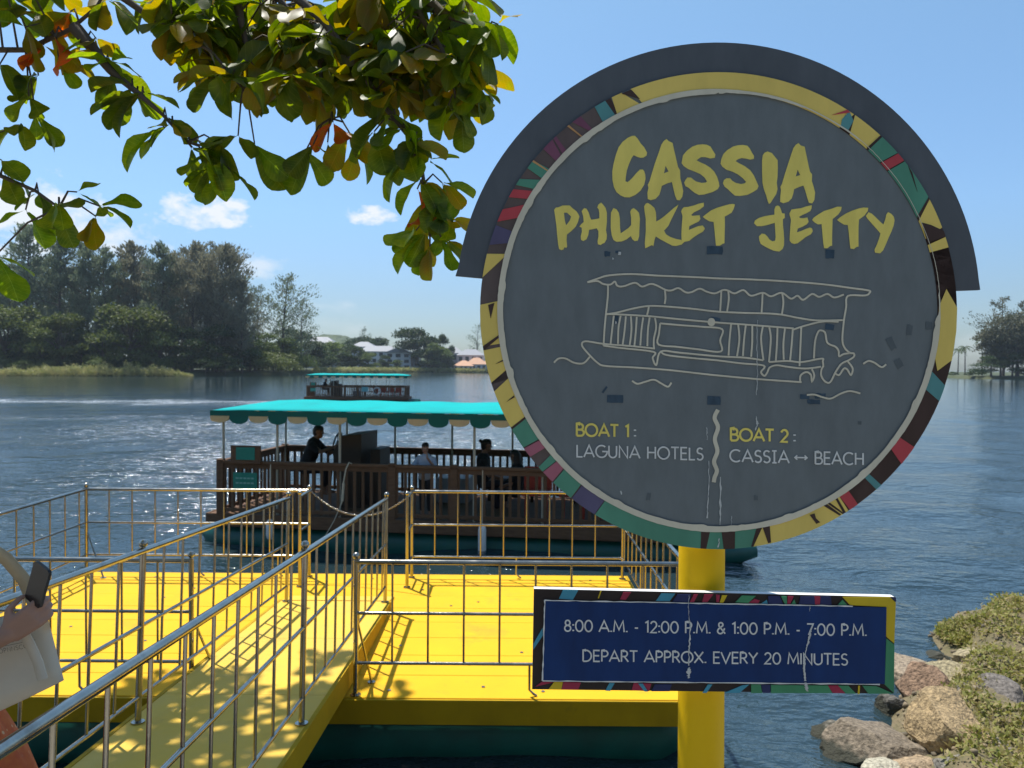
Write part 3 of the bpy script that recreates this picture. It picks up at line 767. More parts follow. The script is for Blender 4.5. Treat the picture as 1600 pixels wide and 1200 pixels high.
# ------------------------------------------------------------------ jetty sign
K = 1.85 / F                                  # metres per photo pixel at the sign's distance
SGN = Matrix.Translation(EYE) @ CAMR          # the sign faces the viewer squarely; 1.4 degrees off plumb
SIGN = empty('jetty_sign', (0, 0, 0))
tag(SIGN, 'round slate grey jetty sign with arched top and blue timetable board on yellow pole', 'sign')
BASEZ = -1.85
def S3(p, off): return SGN @ Vector(((p[0] - 800) * K, (600 - p[1]) * K, BASEZ + off))
def smat(off):   # outline drawn in photo pixels (y down) -> board plane
    return SGN @ Matrix(((K, 0, 0, -800 * K), (0, -K, 0, 600 * K), (0, 0, 1, BASEZ + off), (0, 0, 0, 1)))
def flat(name, polys, m_, parent, off, th=.0006, holes=None):
    if holes is None and len(polys) > 1:
        return [flat(name, [p], m_, parent, off, th) for p in polys]
    b = MB(); M = smat(off)
    for i, p in enumerate(polys):
        hs = holes[i] if holes else ()
        b.prism(p, hs, z0=-th, z1=0.0, M=M)
    b.f = [f[::-1] for f in b.f]
    return b.build(name, m_, parent)
def pmat(name, col, sc=9, v=.16, rough=.6, **k):
    k.setdefault('spec', .22)
    return mat(name, col, rough, 0, var=v, scale=sc, detail=8, stretch=(1, 1, .35), **k)
SM = dict(
 panel=pmat('sign_slate_print', (.150, .172, .176), 28, .11, .65, spec=.25), arch=pmat('sign_arch_print', (.092, .104, .116), 18, .13, .65, spec=.25),
 yellow=pmat('print_yellow', (.74, .56, .14), 10, .10), cream=pmat('print_cream', (.62, .58, .45), 14, .12),
 brown=pmat('print_brown', (.062, .038, .032), 12, .25), brown_f=pmat('print_faded_brown', (.115, .088, .080), 12, .25), teal=pmat('print_teal', (.10, .28, .28), 10, .15),
 green=pmat('print_green', (.085, .26, .175), 10, .15), red=pmat('print_red', (.46, .065, .075), 10, .15), pink=pmat('print_pink', (.36, .12, .16), 10, .15),
 magenta=pmat('print_magenta', (.20, .075, .12), 10, .2), purple=pmat('print_purple', (.10, .09, .16), 10, .2),
 orange=pmat('print_orange', (.55, .30, .12), 10, .1), text_y=pmat('letter_yellow', (.82, .68, .16), 16, .12), text_w=pmat('letter_grey', (.66, .67, .64), 20, .1),
 tape=pmat('tape_remnant', (.048, .080, .112), 40, .3), peel=pmat('peeled_edge', (.50, .52, .50), 60, .25), edge=mat('board_edge', (.72, .72, .70), .5, 0, var=.1),
 blue=pmat('board_blue', (.010, .036, .130), 14, .22, .6, spec=.15), sky=pmat('board_teal', (.06, .28, .38), 12, .15), crimson=pmat('board_crimson', (.33, .03, .065), 12, .2),
 navy=pmat('board_navy', (.025, .035, .11), 12, .2), bbrown=pmat('board_brown', (.028, .02, .018), 12, .25), bgreen=pmat('board_green', (.06, .25, .12), 12, .15),
 byellow=pmat('board_yellow', (.58, .42, .02), 12, .1), stain=pmat('stain', (.10, .12, .128), 12, .2))
CX, CY = 1122.5, 485.5
def pol(a, r, cy=CY): a = R(a); return (CX + r * math.sin(a), cy - r * math.cos(a))
# pole
b = MB(); pc0 = S3((1108.5, 1600), -.095); pc1 = S3((1113.5, 380), -.095)
b.tube([pc0 + (pc0 - pc1) * .18, pc1], .0595, 40); b.tube([pc1, pc1 + Vector((0, 0, .004))], .06, 32)
b.build('pole', MT['yellow_post'], SIGN)
b = MB(); q = pc0 + (pc0 - pc1) * .18; q = Vector((q.x, q.y, 1.165)); b.tube([q, q + Vector((0, 0, .014))], .12, 24); b.build('base_plate', MT['yellow_post'], SIGN)
for yy in (440, 700, 985):
    b = MB(); c = S3((1102, yy), -.036); b.box(-.09, .09, -.02, .014, -.02, .02, Matrix.Translation(c)); b.build('bracket', MT['steel_dull'], SIGN)
# arch board (behind) and round board
rad = 410.5; acy = 475.5
L0 = (711.5, 430.5); R0 = (1533.5, 452.5)
a0 = math.degrees(math.atan2(L0[0] - CX, acy - L0[1])); a1 = math.degrees(math.atan2(R0[0] - CX, acy - R0[1]))
arc = [pol(a0 + (a1 - a0) * i / 72, rad, acy) for i in range(73)]
arc[0] = L0; arc[-1] = R0
inn = [pol(a, 330) for a in np.linspace(a1 - 2, a0 + 2, 40)]
arch = flat('arch_board', [arc + inn], SM['arch'], SIGN, -.0045, .010)
disc = [pol(a, 372.5) for a in np.linspace(0, 360, 120, endpoint=False)]
rb = flat('round_board', [disc], SM['panel'], SIGN, 0, .004)
flat('board_edge', [[pol(a, 372) for a in np.linspace(0, 360, 120, endpoint=False)]], SM['edge'], SIGN, -.016, .008)
def ringpoly(ai0, ai1, ao0, ao1, ri=342, ro=372.3, n=8):
    k = max(2, int(abs(ao1 - ao0) / 2.5) + 2)
    out = [pol(ao0 + (ao1 - ao0) * i / k, ro) for i in range(k + 1)]
    inn = [pol(ai1 + (ai0 - ai1) * i / k, ri) for i in range(k + 1)]
    return out + inn
RING = { # colour: (inner from, inner to, outer from, outer to) degrees clockwise from the top
 'brown': [(-31.6, -27, -31.3, -26.9), (33, 75, 33, 75), (70, 180, 70, 180), (71.5, 89, 71.5, 89)],
 'brown_f': [(-108, -30, -108, -30), (-180, -104, -180, -104)],
 'yellow': [(-20.0, 33.4, -21.7, 34.6), (-27.4, -20.4, -26.6, -24), (36.7, 42.4, 34.9, 42.8), (65.9, 70.9, 62.2, 69.6), (72.6, 74.6, 72.0, 74.6),
            (-75.2, -75.0, -82, -76.2), (-98.6, -87.4, -98.6, -88.6), (-105.4, -99.4, -107.6, -99.6), (-118.6, -107.6, -119.4, -109.8),
            (150.9, 168.2, 148.6, 171.6), (147, 150.2, 147, 148.2)],
 'teal': [(-31.6, -27.8, -31.3, -28.4), (105.5, 110.6, 108.3, 112.3), (137.4, 138.9, 137.0, 138.6)],
 'green': [(43.0, 47.4, 43.3, 48.6), (50.5, 64.9, 51.3, 61.6), (-53.2, -50, -53.3, -51), (-56.4, -53.4, -58.2, -56.5), (-125.6, -119.2, -125.0, -119.8),
           (-132.8, -130.6, -132.4, -131.0), (-141.6, -135.8, -141.7, -136.1), (-175.5, -149.2, -175.6, -148.8), (177.8, 182.3, 178.8, 183), (169.8, 175.7, 172.0, 176.1)],
 'red': [(47.7, 50.2, 48.8, 51.0), (-59.4, -57, -61.6, -59.4), (-64.8, -60.9, -68.1, -64.9), (125.0, 128.6, 124.9, 130.0), (144.2, 147, 144.3, 146.6)],
 'pink': [(-135.4, -133.0, -135.8, -132.6), (-128.4, -126, -127.8, -125.3)],
 'magenta': [(-35.4, -34.8, -37.8, -35.4), (-47.4, -45.6, -47.3, -44.2), (-45.0, -43.6, -43.8, -43.0)],
 'purple': [(-149, -142, -148.6, -142), (-72, -69, -74, -69)],
 'orange': [(-50.8, -50.5, -51.4, -50.9), (-38.2, -37.9, -39.4, -38.9)],
}
LAY = {'brown': .0012, 'brown_f': .0007, 'yellow': .0020, 'teal': .0022, 'green': .0024, 'red': .0027, 'pink': .0026, 'magenta': .0023, 'purple': .0021, 'orange': .0025}
for c, L in RING.items(): flat('border_print', [ringpoly(*q) for q in L], SM[c], rb, LAY[c], .0004)
flat('border_print', [[pol(84.6, 357), pol(88.8, 344), pol(95, 343), pol(101.3, 343), pol(105.4, 354), pol(102, 372), pol(95, 372.2), pol(89.3, 372.2)]], SM['yellow'], rb, .0028, .0004)
def tri(*p): return [pol(a, r) for a, r in p]
flat('border_print', [tri((-21.6, 371), (-24.2, 371), (-20.4, 352)), tri((52.5, 372), (54.5, 371), (59.2, 361), (57, 364)), tri((66.5, 345), (68, 357), (70.5, 372.5), (71.8, 372.5), (72, 343), (70.7, 343)),
     tri((-88, 350), (-92, 356), (-88.6, 360)), tri((-99.5, 371), (-98.5, 371), (-96.3, 345), (-97, 345)), tri((-102.8, 345), (-103.5, 359), (-103.2, 345)), tri((-112.5, 346), (-113.3, 361), (-113, 346)),
     tri((-119.4, 372), (-119.9, 372), (-119.2, 343), (-118.7, 343)), tri((-177, 372.3), (-175.7, 372.3), (-175.4, 343), (-177.8, 343)), tri((178.8, 372.3), (176.2, 372.3), (175.7, 343), (179.3, 343)),
     tri((168.6, 343), (166.6, 343), (167.3, 371), (168, 371)), tri((171.6, 372), (172.2, 372), (170, 343), (169.4, 343)), tri((154.7, 350), (156, 349), (155.4, 366), (154.4, 366), (154.9, 358)),
     tri((150.8, 345), (151.8, 345), (149.5, 371), (149, 371)), tri((147.6, 343), (148.2, 343), (148.4, 372), (147.8, 372)), tri((42.3, 343), (42.8, 343), (43.2, 372), (42.7, 372)), tri((64.6, 343), (65.2, 343), (62.2, 372), (61.6, 372))],
     SM['brown'], rb, .0032, .0004)
flat('border_print', [tri((33.2, 372), (35.4, 363), (35.7, 345), (33.6, 343), (32.8, 355))], SM['teal'], rb, .0034, .0004)
flat('border_print', [tri((30, 352), (33.6, 371), (32.6, 372))], SM['red'], rb, .0036, .0004)
# brushed cream ring
def creamw(a):
    a = a % 360
    if 22 < a < 90: return 2.2 if a < 40 else (.9 if a < 86 else 2)
    if a <= 22: return 5.5 - a * .1
    if a < 96: return 2 + (a - 90) * 1.2
    if a > 330: return 8
    return 9.0
rr = random.Random(2); outp = []; inp = []
for i in range(361):
    a = i; w = creamw(a); n1 = noise.noise(Vector((math.cos(R(a)) * 4, math.sin(R(a)) * 4, 0))); n2 = noise.noise(Vector((a * .9, 5, 0)))
    o_ = 345.5 + n1 * 1.6 + n2 * .5; inner = o_ - w * (1 + .18 * n1) - abs(n2) * 1.8 * (w > 3) - (1.8 if (i % 23) in (0, 1) and w > 3 else 0)
    outp.append(pol(a, o_)); inp.append(pol(a, inner))
b = MB(); M = smat(.0042); vs = [M @ Vector((p[0], p[1], 0)) for p in outp + inp]
b.add(vs, [(i, i + 361, i + 362, i + 1) for i in range(360)]); b.f = [f[::-1] for f in b.f]
b.build('brushed_ring', SM['cream'], rb)
# brush lettering
def Z(ox, oy, s, pts): return [(ox + x * s, oy + y * s) for x, y in pts]
R1 = (940, 200, .1125); R2 = (1100, 200, .1125); R3 = (860, 300, .09375); R4 = (1000, 300, .09375); R5 = (1160, 310, .075); R6 = (1270, 310, .0875)
LET = [
 (R1, [(460,110),(500,150),(540,215),(590,270),(630,345),(622,385),(580,412),(540,415),(490,400),(445,378),(415,420),(380,500),(350,590),(335,680),(330,740),(358,755),(385,735),(430,690),(480,630),(530,580),(570,578),(590,600),(605,650),(608,710),(590,790),(540,870),(470,930),(390,965),(320,962),(260,935),(205,890),(170,820),(150,720),(148,600),(165,500),(195,380),(235,270),(290,195),(360,140),(420,112)], None),
 (R1, [(900,155),(930,185),(985,210),(1000,290),(1020,370),(1045,480),(1060,545),(1088,590),(1092,700),(1115,790),(1132,880),(1118,960),(1085,1005),(1045,1000),(1020,940),(1000,860),(975,750),(910,770),(835,805),(820,870),(800,930),(750,985),(680,1005),(640,985),(635,900),(650,830),(640,790),(665,740),(700,620),(740,490),(790,350),(830,230),(860,185)], [(887,525),(930,605),(865,632)]),
 (R1, [(1400,228),(1460,235),(1510,260),(1540,310),(1578,370),(1570,415),(1510,425),(1440,405),(1380,405),(1315,450),(1370,480),(1440,510),(1510,555),(1560,605),(1602,680),(1627,760),(1634,810),(1612,850),(1542,890),(1422,925),(1350,930),(1290,900),(1240,860),(1200,825),(1165,810),(1145,760),(1165,720),(1190,690),(1240,690),(1275,720),(1310,745),(1390,765),(1440,760),(1465,745),(1430,690),(1370,640),(1290,605),(1200,570),(1140,530),(1110,490),(1130,380),(1180,320),(1260,260),(1330,235)], None),
 (R2, [(540,238),(600,248),(635,290),(660,340),(692,390),(690,430),(640,440),(580,425),(520,418),(470,435),(435,462),(490,495),(560,530),(640,590),(690,660),(725,740),(755,810),(735,855),(680,890),(600,930),(500,945),(430,940),(380,900),(330,850),(285,815),(262,770),(275,725),(310,700),(360,700),(390,735),(440,765),(510,780),(560,770),(585,750),(540,700),(470,645),(390,605),(310,580),(255,540),(228,495),(240,430),(270,360),(320,310),(400,260),(470,242)], None),
 (R2, [(880,328),(940,350),(980,400),(1020,450),(1022,560),(1018,680),(1008,760),(1018,850),(1000,920),(960,980),(920,1045),(900,1055),(885,1020),(860,930),(830,850),(810,760),(805,600),(805,450),(815,380),(840,345)], None),
 (R2, [(1310,212),(1340,245),(1395,262),(1410,340),(1430,430),(1450,530),(1470,610),(1497,645),(1495,740),(1520,820),(1540,900),(1530,1000),(1500,1048),(1455,1040),(1430,960),(1405,870),(1380,800),(1320,820),(1250,850),(1235,920),(1215,980),(1170,1025),(1100,1045),(1055,1025),(1058,950),(1068,860),(1058,820),(1080,780),(1115,660),(1160,520),(1205,380),(1240,280),(1275,232)], [(1298,580),(1335,655),(1270,675)]),
 (R3, [(90,262),(130,258),(200,228),(320,225),(370,275),(430,320),(465,370),(482,410),(460,500),(420,580),(350,650),(275,710),(268,800),(278,910),(262,935),(238,918),(215,960),(180,970),(145,950),(130,880),(115,740),(100,560),(78,400),(62,300)], [(225,345),(275,345),(345,410),(320,480),(262,558),(240,480)]),
 (R3, [(560,272),(600,280),(640,350),(660,420),(680,465),(750,455),(815,440),(815,350),(805,290),(780,260),(800,210),(845,178),(880,215),(920,270),(940,350),(940,500),(925,640),(940,720),(935,790),(900,850),(870,860),(835,885),(790,870),(785,820),(800,740),(800,650),(770,605),(710,620),(645,630),(630,720),(600,790),(545,818),(510,795),(505,740),(525,660),(520,595),(482,578),(520,530),(555,500),(545,400),(520,320)], None),
 (R3, [(1050,270),(1100,290),(1140,350),(1155,440),(1160,600),(1170,690),(1230,650),(1300,600),(1345,550),(1345,430),(1330,330),(1350,290),(1385,270),(1430,300),(1475,350),(1490,450),(1482,600),(1478,740),(1455,810),(1405,820),(1365,790),(1340,735),(1270,790),(1190,825),(1100,830),(1050,800),(1020,720),(1005,600),(1005,450),(1010,340)], None),
 (R4, [(130,185),(180,215),(240,270),(262,340),(268,430),(268,495),(330,460),(410,400),(480,340),(560,270),(640,210),(610,280),(560,380),(510,480),(470,570),(400,645),(430,705),(500,750),(600,785),(688,800),(695,875),(600,900),(540,895),(450,850),(340,790),(262,740),(240,800),(222,905),(200,885),(85,940),(80,850),(95,650),(95,450),(75,320),(68,240),(95,195)], None),
 (R4, [(730,255),(800,250),(900,225),(980,195),(1060,180),(1062,240),(1000,290),(900,340),(850,385),(870,400),(950,392),(990,388),(1005,450),(980,490),(900,530),(820,570),(812,635),(880,605),(970,570),(1040,558),(1080,610),(1050,660),(960,710),(880,765),(820,815),(740,830),(695,875),(688,700),(695,560),(708,400),(685,325),(700,285)], None),
 (R4, [(1545,200),(1580,210),(1560,280),(1525,345),(1460,385),(1410,410),(1412,550),(1408,700),(1405,855),(1375,865),(1330,895),(1265,895),(1255,800),(1240,640),(1225,500),(1160,490),(1090,450),(1045,415),(1100,370),(1180,310),(1280,265),(1400,230),(1490,205)], None),
 (R5, [(735,150),(770,170),(800,240),(820,310),(878,320),(878,410),(840,435),(840,560),(855,700),(865,850),(862,980),(830,1060),(765,1108),(650,1090),(560,1050),(470,1005),(380,950),(350,870),(345,790),(400,735),(465,745),(520,800),(560,860),(620,895),(680,880),(690,800),(682,680),(672,510),(600,530),(500,560),(400,580),(300,578),(240,520),(260,460),(340,410),(450,375),(560,355),(665,340),(665,230),(690,165)], None),
 (R5, [(1020,235),(1110,220),(1220,205),(1320,170),(1440,145),(1435,210),(1410,265),(1330,310),(1240,350),(1175,385),(1190,410),(1260,415),(1350,400),(1375,490),(1340,540),(1250,590),(1150,630),(1130,710),(1220,680),(1310,640),(1400,610),(1445,625),(1462,685),(1420,750),(1310,810),(1220,880),(1150,935),(1080,950),(1020,930),(980,880),(985,750),(995,600),(1010,450),(975,320)], None),
 (R6, [(430,150),(510,152),(500,215),(450,290),(350,370),(345,500),(340,680),(340,845),(300,855),(260,890),(200,890),(185,800),(170,640),(155,460),(90,465),(30,430),(-15,385),(20,340),(100,285),(200,225),(320,190)], None),
 (R6, [(900,165),(985,170),(975,230),(915,310),(820,380),(812,500),(810,680),(812,860),(775,870),(730,905),(670,895),(655,780),(640,620),(622,475),(560,470),(490,430),(430,385),(490,335),(590,270),(700,220),(820,180)], None),
 (R6, [(990,250),(1050,275),(1120,340),(1200,420),(1255,470),(1290,380),(1310,290),(1340,248),(1400,280),(1440,330),(1455,390),(1440,480),(1400,590),(1350,700),(1300,820),(1250,930),(1200,980),(1110,970),(1098,920),(1140,830),(1180,720),(1205,625),(1150,560),(1060,460),(980,370),(945,315)], None)]
for fr, pts, hole in LET:
    flat('letter', [Z(*fr, pts)], SM['text_y'], rb, .0016, .0012, holes=[[Z(*fr, hole)] if hole else []])
# strokes
def stroke_polys(pts, w, sub=5, closed=False):
    """a smooth ribbon through the points"""
    P = [Vector((p[0], p[1])) for p in pts]; Q = []
    n = len(P)
    for i in range(n - 1):
        p0, p1, p2, p3 = P[max(i - 1, 0)], P[i], P[i + 1], P[min(i + 2, n - 1)]
        for k in range(sub):
            t = k / sub; Q.append(.5 * ((2 * p1) + (p2 - p0) * t + (2 * p0 - 5 * p1 + 4 * p2 - p3) * t * t + (3 * p1 - p0 - 3 * p2 + p3) * t ** 3))
    Q.append(P[-1]); return ribbon(Q, w)
def ribbon(Q, w):
    k = len(Q); A = []; B = []
    for i, p in enumerate(Q):
        t0 = (Q[i] - Q[i - 1]).normalized() if i else None; t1 = (Q[i + 1] - Q[i]).normalized() if i < k - 1 else None
        if t0 is None: t0 = t1
        if t1 is None: t1 = t0
        t = (t0 + t1); t = t.normalized() if t.length > .2 else t1
        nrm = Vector((-t.y, t.x)); s = w / 2 / max(.5, nrm.dot(Vector((-t1.y, t1.x))))
        A.append(p + nrm * s); B.append(p - nrm * s)
    return A, B
def ribbons(name, L, m_, parent, off, th=.0008):
    b = MB(); M = smat(off)
    for j, (A, B) in enumerate(L):
        k = len(A); z = (j % 7) * .00004
        vs = [M @ Vector((p.x, p.y, z)) for p in A + B] + [M @ Vector((p.x, p.y, z - th)) for p in A + B]
        fs = []
        for i in range(k - 1):
            fs += [(i, i + k, i + k + 1, i + 1), (i + 2 * k, i + 1 + 2 * k, i + 1 + 3 * k, i + 3 * k), (i, i + 1, i + 1 + 2 * k, i + 2 * k), (i + k, i + 3 * k, i + 3 * k + 1, i + k + 1)]
        fs += [(0, 2 * k, 3 * k, k), (k - 1, 2 * k - 1, 4 * k - 1, 3 * k - 1)]
        b.add(vs, fs)
    return b.build(name, m_, parent)
Q7 = (860, 420, .1833); Q8 = (1120, 420, .1833); o8 = 1418
BS = [ (Q7, [(315,115),(400,85),(480,60),(600,48),(720,46),(900,58),(1100,66),(1300,75),(1418,82),(1718,92),(2018,108),(2318,132),(2568,165),(2708,185),(2718,205),(2678,228),(2533,232),(2518,330),(2498,450),(2486,600),(2503,670),(2548,715),(2583,722),(2583,750),(2538,780),(2478,810),(2428,880),(2383,965),(2338,960),(2306,910),(2308,860),(2326,825)]),
 (Q7, [(315,115),(400,105),(450,130),(510,135),(548,110),(570,145),(620,150),(720,120),(780,152),(850,130),(900,140),(980,180),(1030,185),(1090,165),(1150,200),(1200,200),(1270,170),(1330,195),(1400,210),(1468,182),(1508,185),(1568,210),(1643,182),(1708,230),(1808,205),(1878,235),(1968,205),(2048,255),(2103,230),(2153,265),(2228,215),(2288,240),(2358,215),(2418,245),(2498,220)]),
 (Q7, [(490,140),(488,240),(472,390),(460,520),(452,655)]), (Q7, [(975,185),(980,250),(972,300)]), (Q7, [(1455,190),(1450,280),(1445,365)]), (Q8, [(95,190),(100,260),(85,365)]), (Q8, [(388,208),(384,300),(378,385)]), (Q8, [(555,205),(565,290),(552,390)]),
 (Q7, [(475,388),(560,375),(700,340),(830,318),(960,320),(1200,340),(1418,365),(1618,375),(1918,385),(2118,420),(2268,440),(2498,438)]), (Q7, [(838,325),(830,365),(820,405)]),
 (Q7, [(475,385),(600,390),(850,405),(1100,430),(1418,458),(1718,480),(2070,508)]), (Q8, [(650,518),(750,485),(900,450),(1035,452)]), (Q8, [(717,500),(710,660),(702,830)]),
 (Q7, [(540,400),(525,520),(512,640)]), (Q7, [(598,400),(580,500),(575,640)]), (Q7, [(642,405),(632,520),(615,645)]), (Q7, [(685,405),(690,520),(675,650)]), (Q7, [(735,410),(728,520),(715,655)]), (Q7, [(790,415),(775,520),(765,655)]), (Q7, [(845,415),(830,520),(825,660)]), (Q7, [(890,420),(900,500),(880,600),(882,682)]),
 (Q7, [(890,680),(700,660),(455,640),(300,618),(268,650),(310,710),(400,800),(470,828),(700,840),(1000,862),(1250,890),(1418,908),(1768,940),(2138,966)]),
 (Q7, [(452,655),(600,675),(878,708),(870,760),(902,820),(940,705),(1100,715),(1418,745),(1618,755),(1718,765),(1813,780)]), (Q7, [(940,705),(990,735),(1200,760),(1418,780),(1618,805),(1816,825),(1793,880),(1823,912),(1848,880),(1868,840),(1928,822),(2018,835),(2168,850),(2303,835)]),
 (Q7, [(935,465),(1100,480),(1300,495),(1462,515),(1445,610),(1450,705),(1250,685),(1080,665),(920,645),(925,550),(935,465)]),
 (Q8, [(120,470),(105,620),(98,740)]), (Q8, [(180,475),(190,600),(170,745)]), (Q8, [(245,480),(230,600),(220,745)]), (Q8, [(300,488),(300,620),(290,750)]), (Q8, [(390,495),(375,600),(395,780)]), (Q8, [(445,500),(458,600),(442,795)]), (Q8, [(515,505),(510,640),(500,790)]), (Q8, [(578,510),(565,640),(568,775)]), (Q8, [(645,515),(635,650),(622,780)]),
 (Q8, [(442,795),(600,785),(720,795),(890,765),(900,790),(905,825)]), (Q8, [(825,765),(835,620),(860,540),(885,525),(920,545),(935,620),(960,645),(1010,665),(1035,700),(1040,745),(1075,728),(1130,718)]),
 (Q8, [(708,968),(712,910),(760,880),(800,905),(808,960),(828,910),(808,855)]), (Q8, [(1005,890),(1040,905),(1080,850),(1110,860),(1140,905),(1155,850),(1115,790)]),
 (Q7, [(30,800),(70,765),(130,765),(200,800),(280,805),(335,750)]), (Q7, [(695,955),(740,980),(800,965),(880,945),(940,975),(1000,1005),(1030,970)]), (Q8, [(1245,810),(1290,785),(1340,800),(1400,838),(1440,815)]), (Q8, [(765,1075),(830,1072),(900,1095),(970,1105),(1050,1065),(1130,1042),(1220,1062)])]
ribbons('boat_drawing', [stroke_polys(Z(*fr, p), 2.7) for fr, p in BS], SM['cream'], rb, .0022)
flat('paint_blob', [[(860 + (1370 + 33 * math.cos(a)) * .1833, 420 + (455 + 36 * math.sin(a)) * .1833) for a in np.linspace(0, 6.28, 12, endpoint=False)]], SM['cream'], rb, .0026, .0005)
wv = Z(1090, 630, .175, [(180,58),(150,130),(180,215),(152,320),(175,425),(145,520),(170,600),(150,660),(142,705)])
ribbons('divider_line', [stroke_polys(wv, 6.3, 8)], SM['cream'], rb, .0022)
# plain geometric capitals
def arc_(cx, cy, rx, ry, a0, a1, n=14): return [(cx + rx * math.cos(R(a0 + (a1 - a0) * i / n)), cy + ry * math.sin(R(a0 + (a1 - a0) * i / n))) for i in range(n + 1)]
G = {  # unit cap height, y up; (width, strokes)
 'A': (.86, [[(0, 0), (.43, 1), (.86, 0)], [(.15, .32), (.71, .32)]]), 'B': (.66, [[(.06, 0), (.06, 1), (.34, 1)] + arc_(.34, .755, .24, .245, 90, -90, 8) + [(.06, .51)], [(.06, .51), (.36, .51)] + arc_(.38, .255, .27, .255, 90, -90, 8) + [(.06, 0)]]),
 'C': (.88, [arc_(.5, .5, .48, .5, 48, 312, 18)]), 'D': (.80, [[(.06, 0), (.06, 1), (.3, 1)] + arc_(.3, .5, .46, .5, 90, -90, 12) + [(.06, 0)]]), 'E': (.58, [[(.56, 1), (.06, 1), (.06, 0), (.57, 0)], [(.06, .52), (.52, .52)]]),
 'G': (.94, [arc_(.5, .5, .48, .5, 50, 360, 20) + [(.56, .5)]]), 'H': (.76, [[(.06, 0), (.06, 1)], [(.70, 0), (.70, 1)], [(.06, .52), (.70, .52)]]), 'I': (.12, [[(.06, 0), (.06, 1)]]), 'i': (.42, [[(.21, 0), (.21, 1)], [(.03, 0), (.39, 0)], [(.03, 1), (.39, 1)]]),
 'L': (.52, [[(.06, 1), (.06, 0), (.52, 0)]]), 'M': (.98, [[(.04, 0), (.14, 1), (.49, .2), (.84, 1), (.94, 0)]]), 'N': (.80, [[(.06, 0), (.06, 1), (.74, 0), (.74, 1)]]), 'O': (1.02, [arc_(.51, .5, .48, .5, 0, 360, 26)]),
 'P': (.60, [[(.06, 0), (.06, 1), (.3, 1)] + arc_(.3, .73, .27, .27, 90, -90, 8) + [(.06, .46)]]), 'R': (.66, [[(.06, 0), (.06, 1), (.3, 1)] + arc_(.3, .74, .26, .26, 90, -90, 8) + [(.06, .48)], [(.30, .48), (.64, 0)]]),
 'S': (.58, [arc_(.31, .745, .235, .245, 35, 250, 10)[:-1] + arc_(.29, .26, .255, .265, 75, -150, 11)]), 'T': (.66, [[(0, 1), (.66, 1)], [(.33, 1), (.33, 0)]]), 'U': (.76, [[(.06, 1), (.06, .34)] + arc_(.38, .32, .32, .32, 180, 360, 10) + [(.70, 1)]]),
 'V': (.80, [[(0, 1), (.40, 0), (.80, 1)]]), 'X': (.74, [[(0, 0), (.74, 1)], [(0, 1), (.74, 0)]]), 'Y': (.74, [[(0, 1), (.37, .48), (.74, 1)], [(.37, .48), (.37, 0)]]),
 '0': (.70, [arc_(.35, .5, .31, .5, 0, 360, 22)]), '1': (.34, [[(.02, .86), (.24, 1), (.24, 0)]]), '2': (.60, [arc_(.30, .70, .25, .30, 165, -35, 10) + [(.05, 0), (.58, 0)]]), '7': (.56, [[(.02, 1), (.54, 1), (.16, 0)]]),
 '8': (.62, [arc_(.31, .76, .20, .23, -90, 270, 14), arc_(.31, .265, .26, .265, 90, 450, 16)]), '&': (.74, [[(.70, 0), (.17, .68)] + arc_(.33, .80, .18, .19, 205, -30, 9) + [(.14, .42)] + arc_(.28, .22, .23, .23, 130, 330, 9)[1:] + [(.66, .48)]]),
 ':': (.14, [[(.07, .02), (.07, .14)], [(.07, .52), (.07, .64)]]), '.': (.16, [[(.08, 0), (.08, .11)]]), '-': (.38, [[(.05, .38), (.33, .38)]]), ' ': (.36, []),
 '<': (.98, [[(.05, .48), (.93, .48)], [(.22, .66), (.05, .48), (.22, .30)], [(.76, .66), (.93, .48), (.76, .30)]])}
def text(s, x0, x1, yb0, yb1, cap, w, m_, parent, off, gap=.14, name='lettering', capw=1.0):
    adv = sum(G[c][0] + gap for c in s) - gap; kx = (x1 - x0) / adv; L = []; x = 0
    for c in s:
        gw, st = G[c]
        for p in st:
            Q = []
            for (a, b_) in p:
                X = x0 + (x + a) * kx; Yb = yb0 + (yb1 - yb0) * (X - x0) / (x1 - x0); Q.append(Vector((X, Yb - b_ * cap)))
            L.append(ribbon(Q, w * (1.25 if c in ':.' else 1)))
        x += gw + gap
    return ribbons(name, L, m_, parent, off)
text('BOAT 1', 900, 983, 680.5, 683, 18.5, 3.3, SM['text_y'], rb, .0022, gap=.10)
text(':', 990.5, 993.5, 682.2, 682.2, 17.5, 2.9, SM['text_w'], rb, .0022)
text('LAGUNA HOTELS', 900.5, 1098.5, 713.5, 718.5, 18.5, 2.4, SM['text_w'], rb, .0022, gap=.13)
text('BOAT 2', 1140.5, 1231, 688, 690.3, 18.5, 3.3, SM['text_y'], rb, .0022, gap=.10)
text(':', 1239.5, 1242.5, 689.8, 689.8, 17.5, 2.9, SM['text_w'], rb, .0022)
text('CASSiA', 1140, 1232.5, 721, 723.5, 18.5, 2.5, SM['text_w'], rb, .0022, gap=.12)
text('<', 1240.5, 1261.5, 723.5, 724, 18.5, 2.1, SM['text_w'], rb, .0022)
text('BEACH', 1272.5, 1349, 724.5, 726.3, 18.5, 2.5, SM['text_w'], rb, .0022, gap=.12)
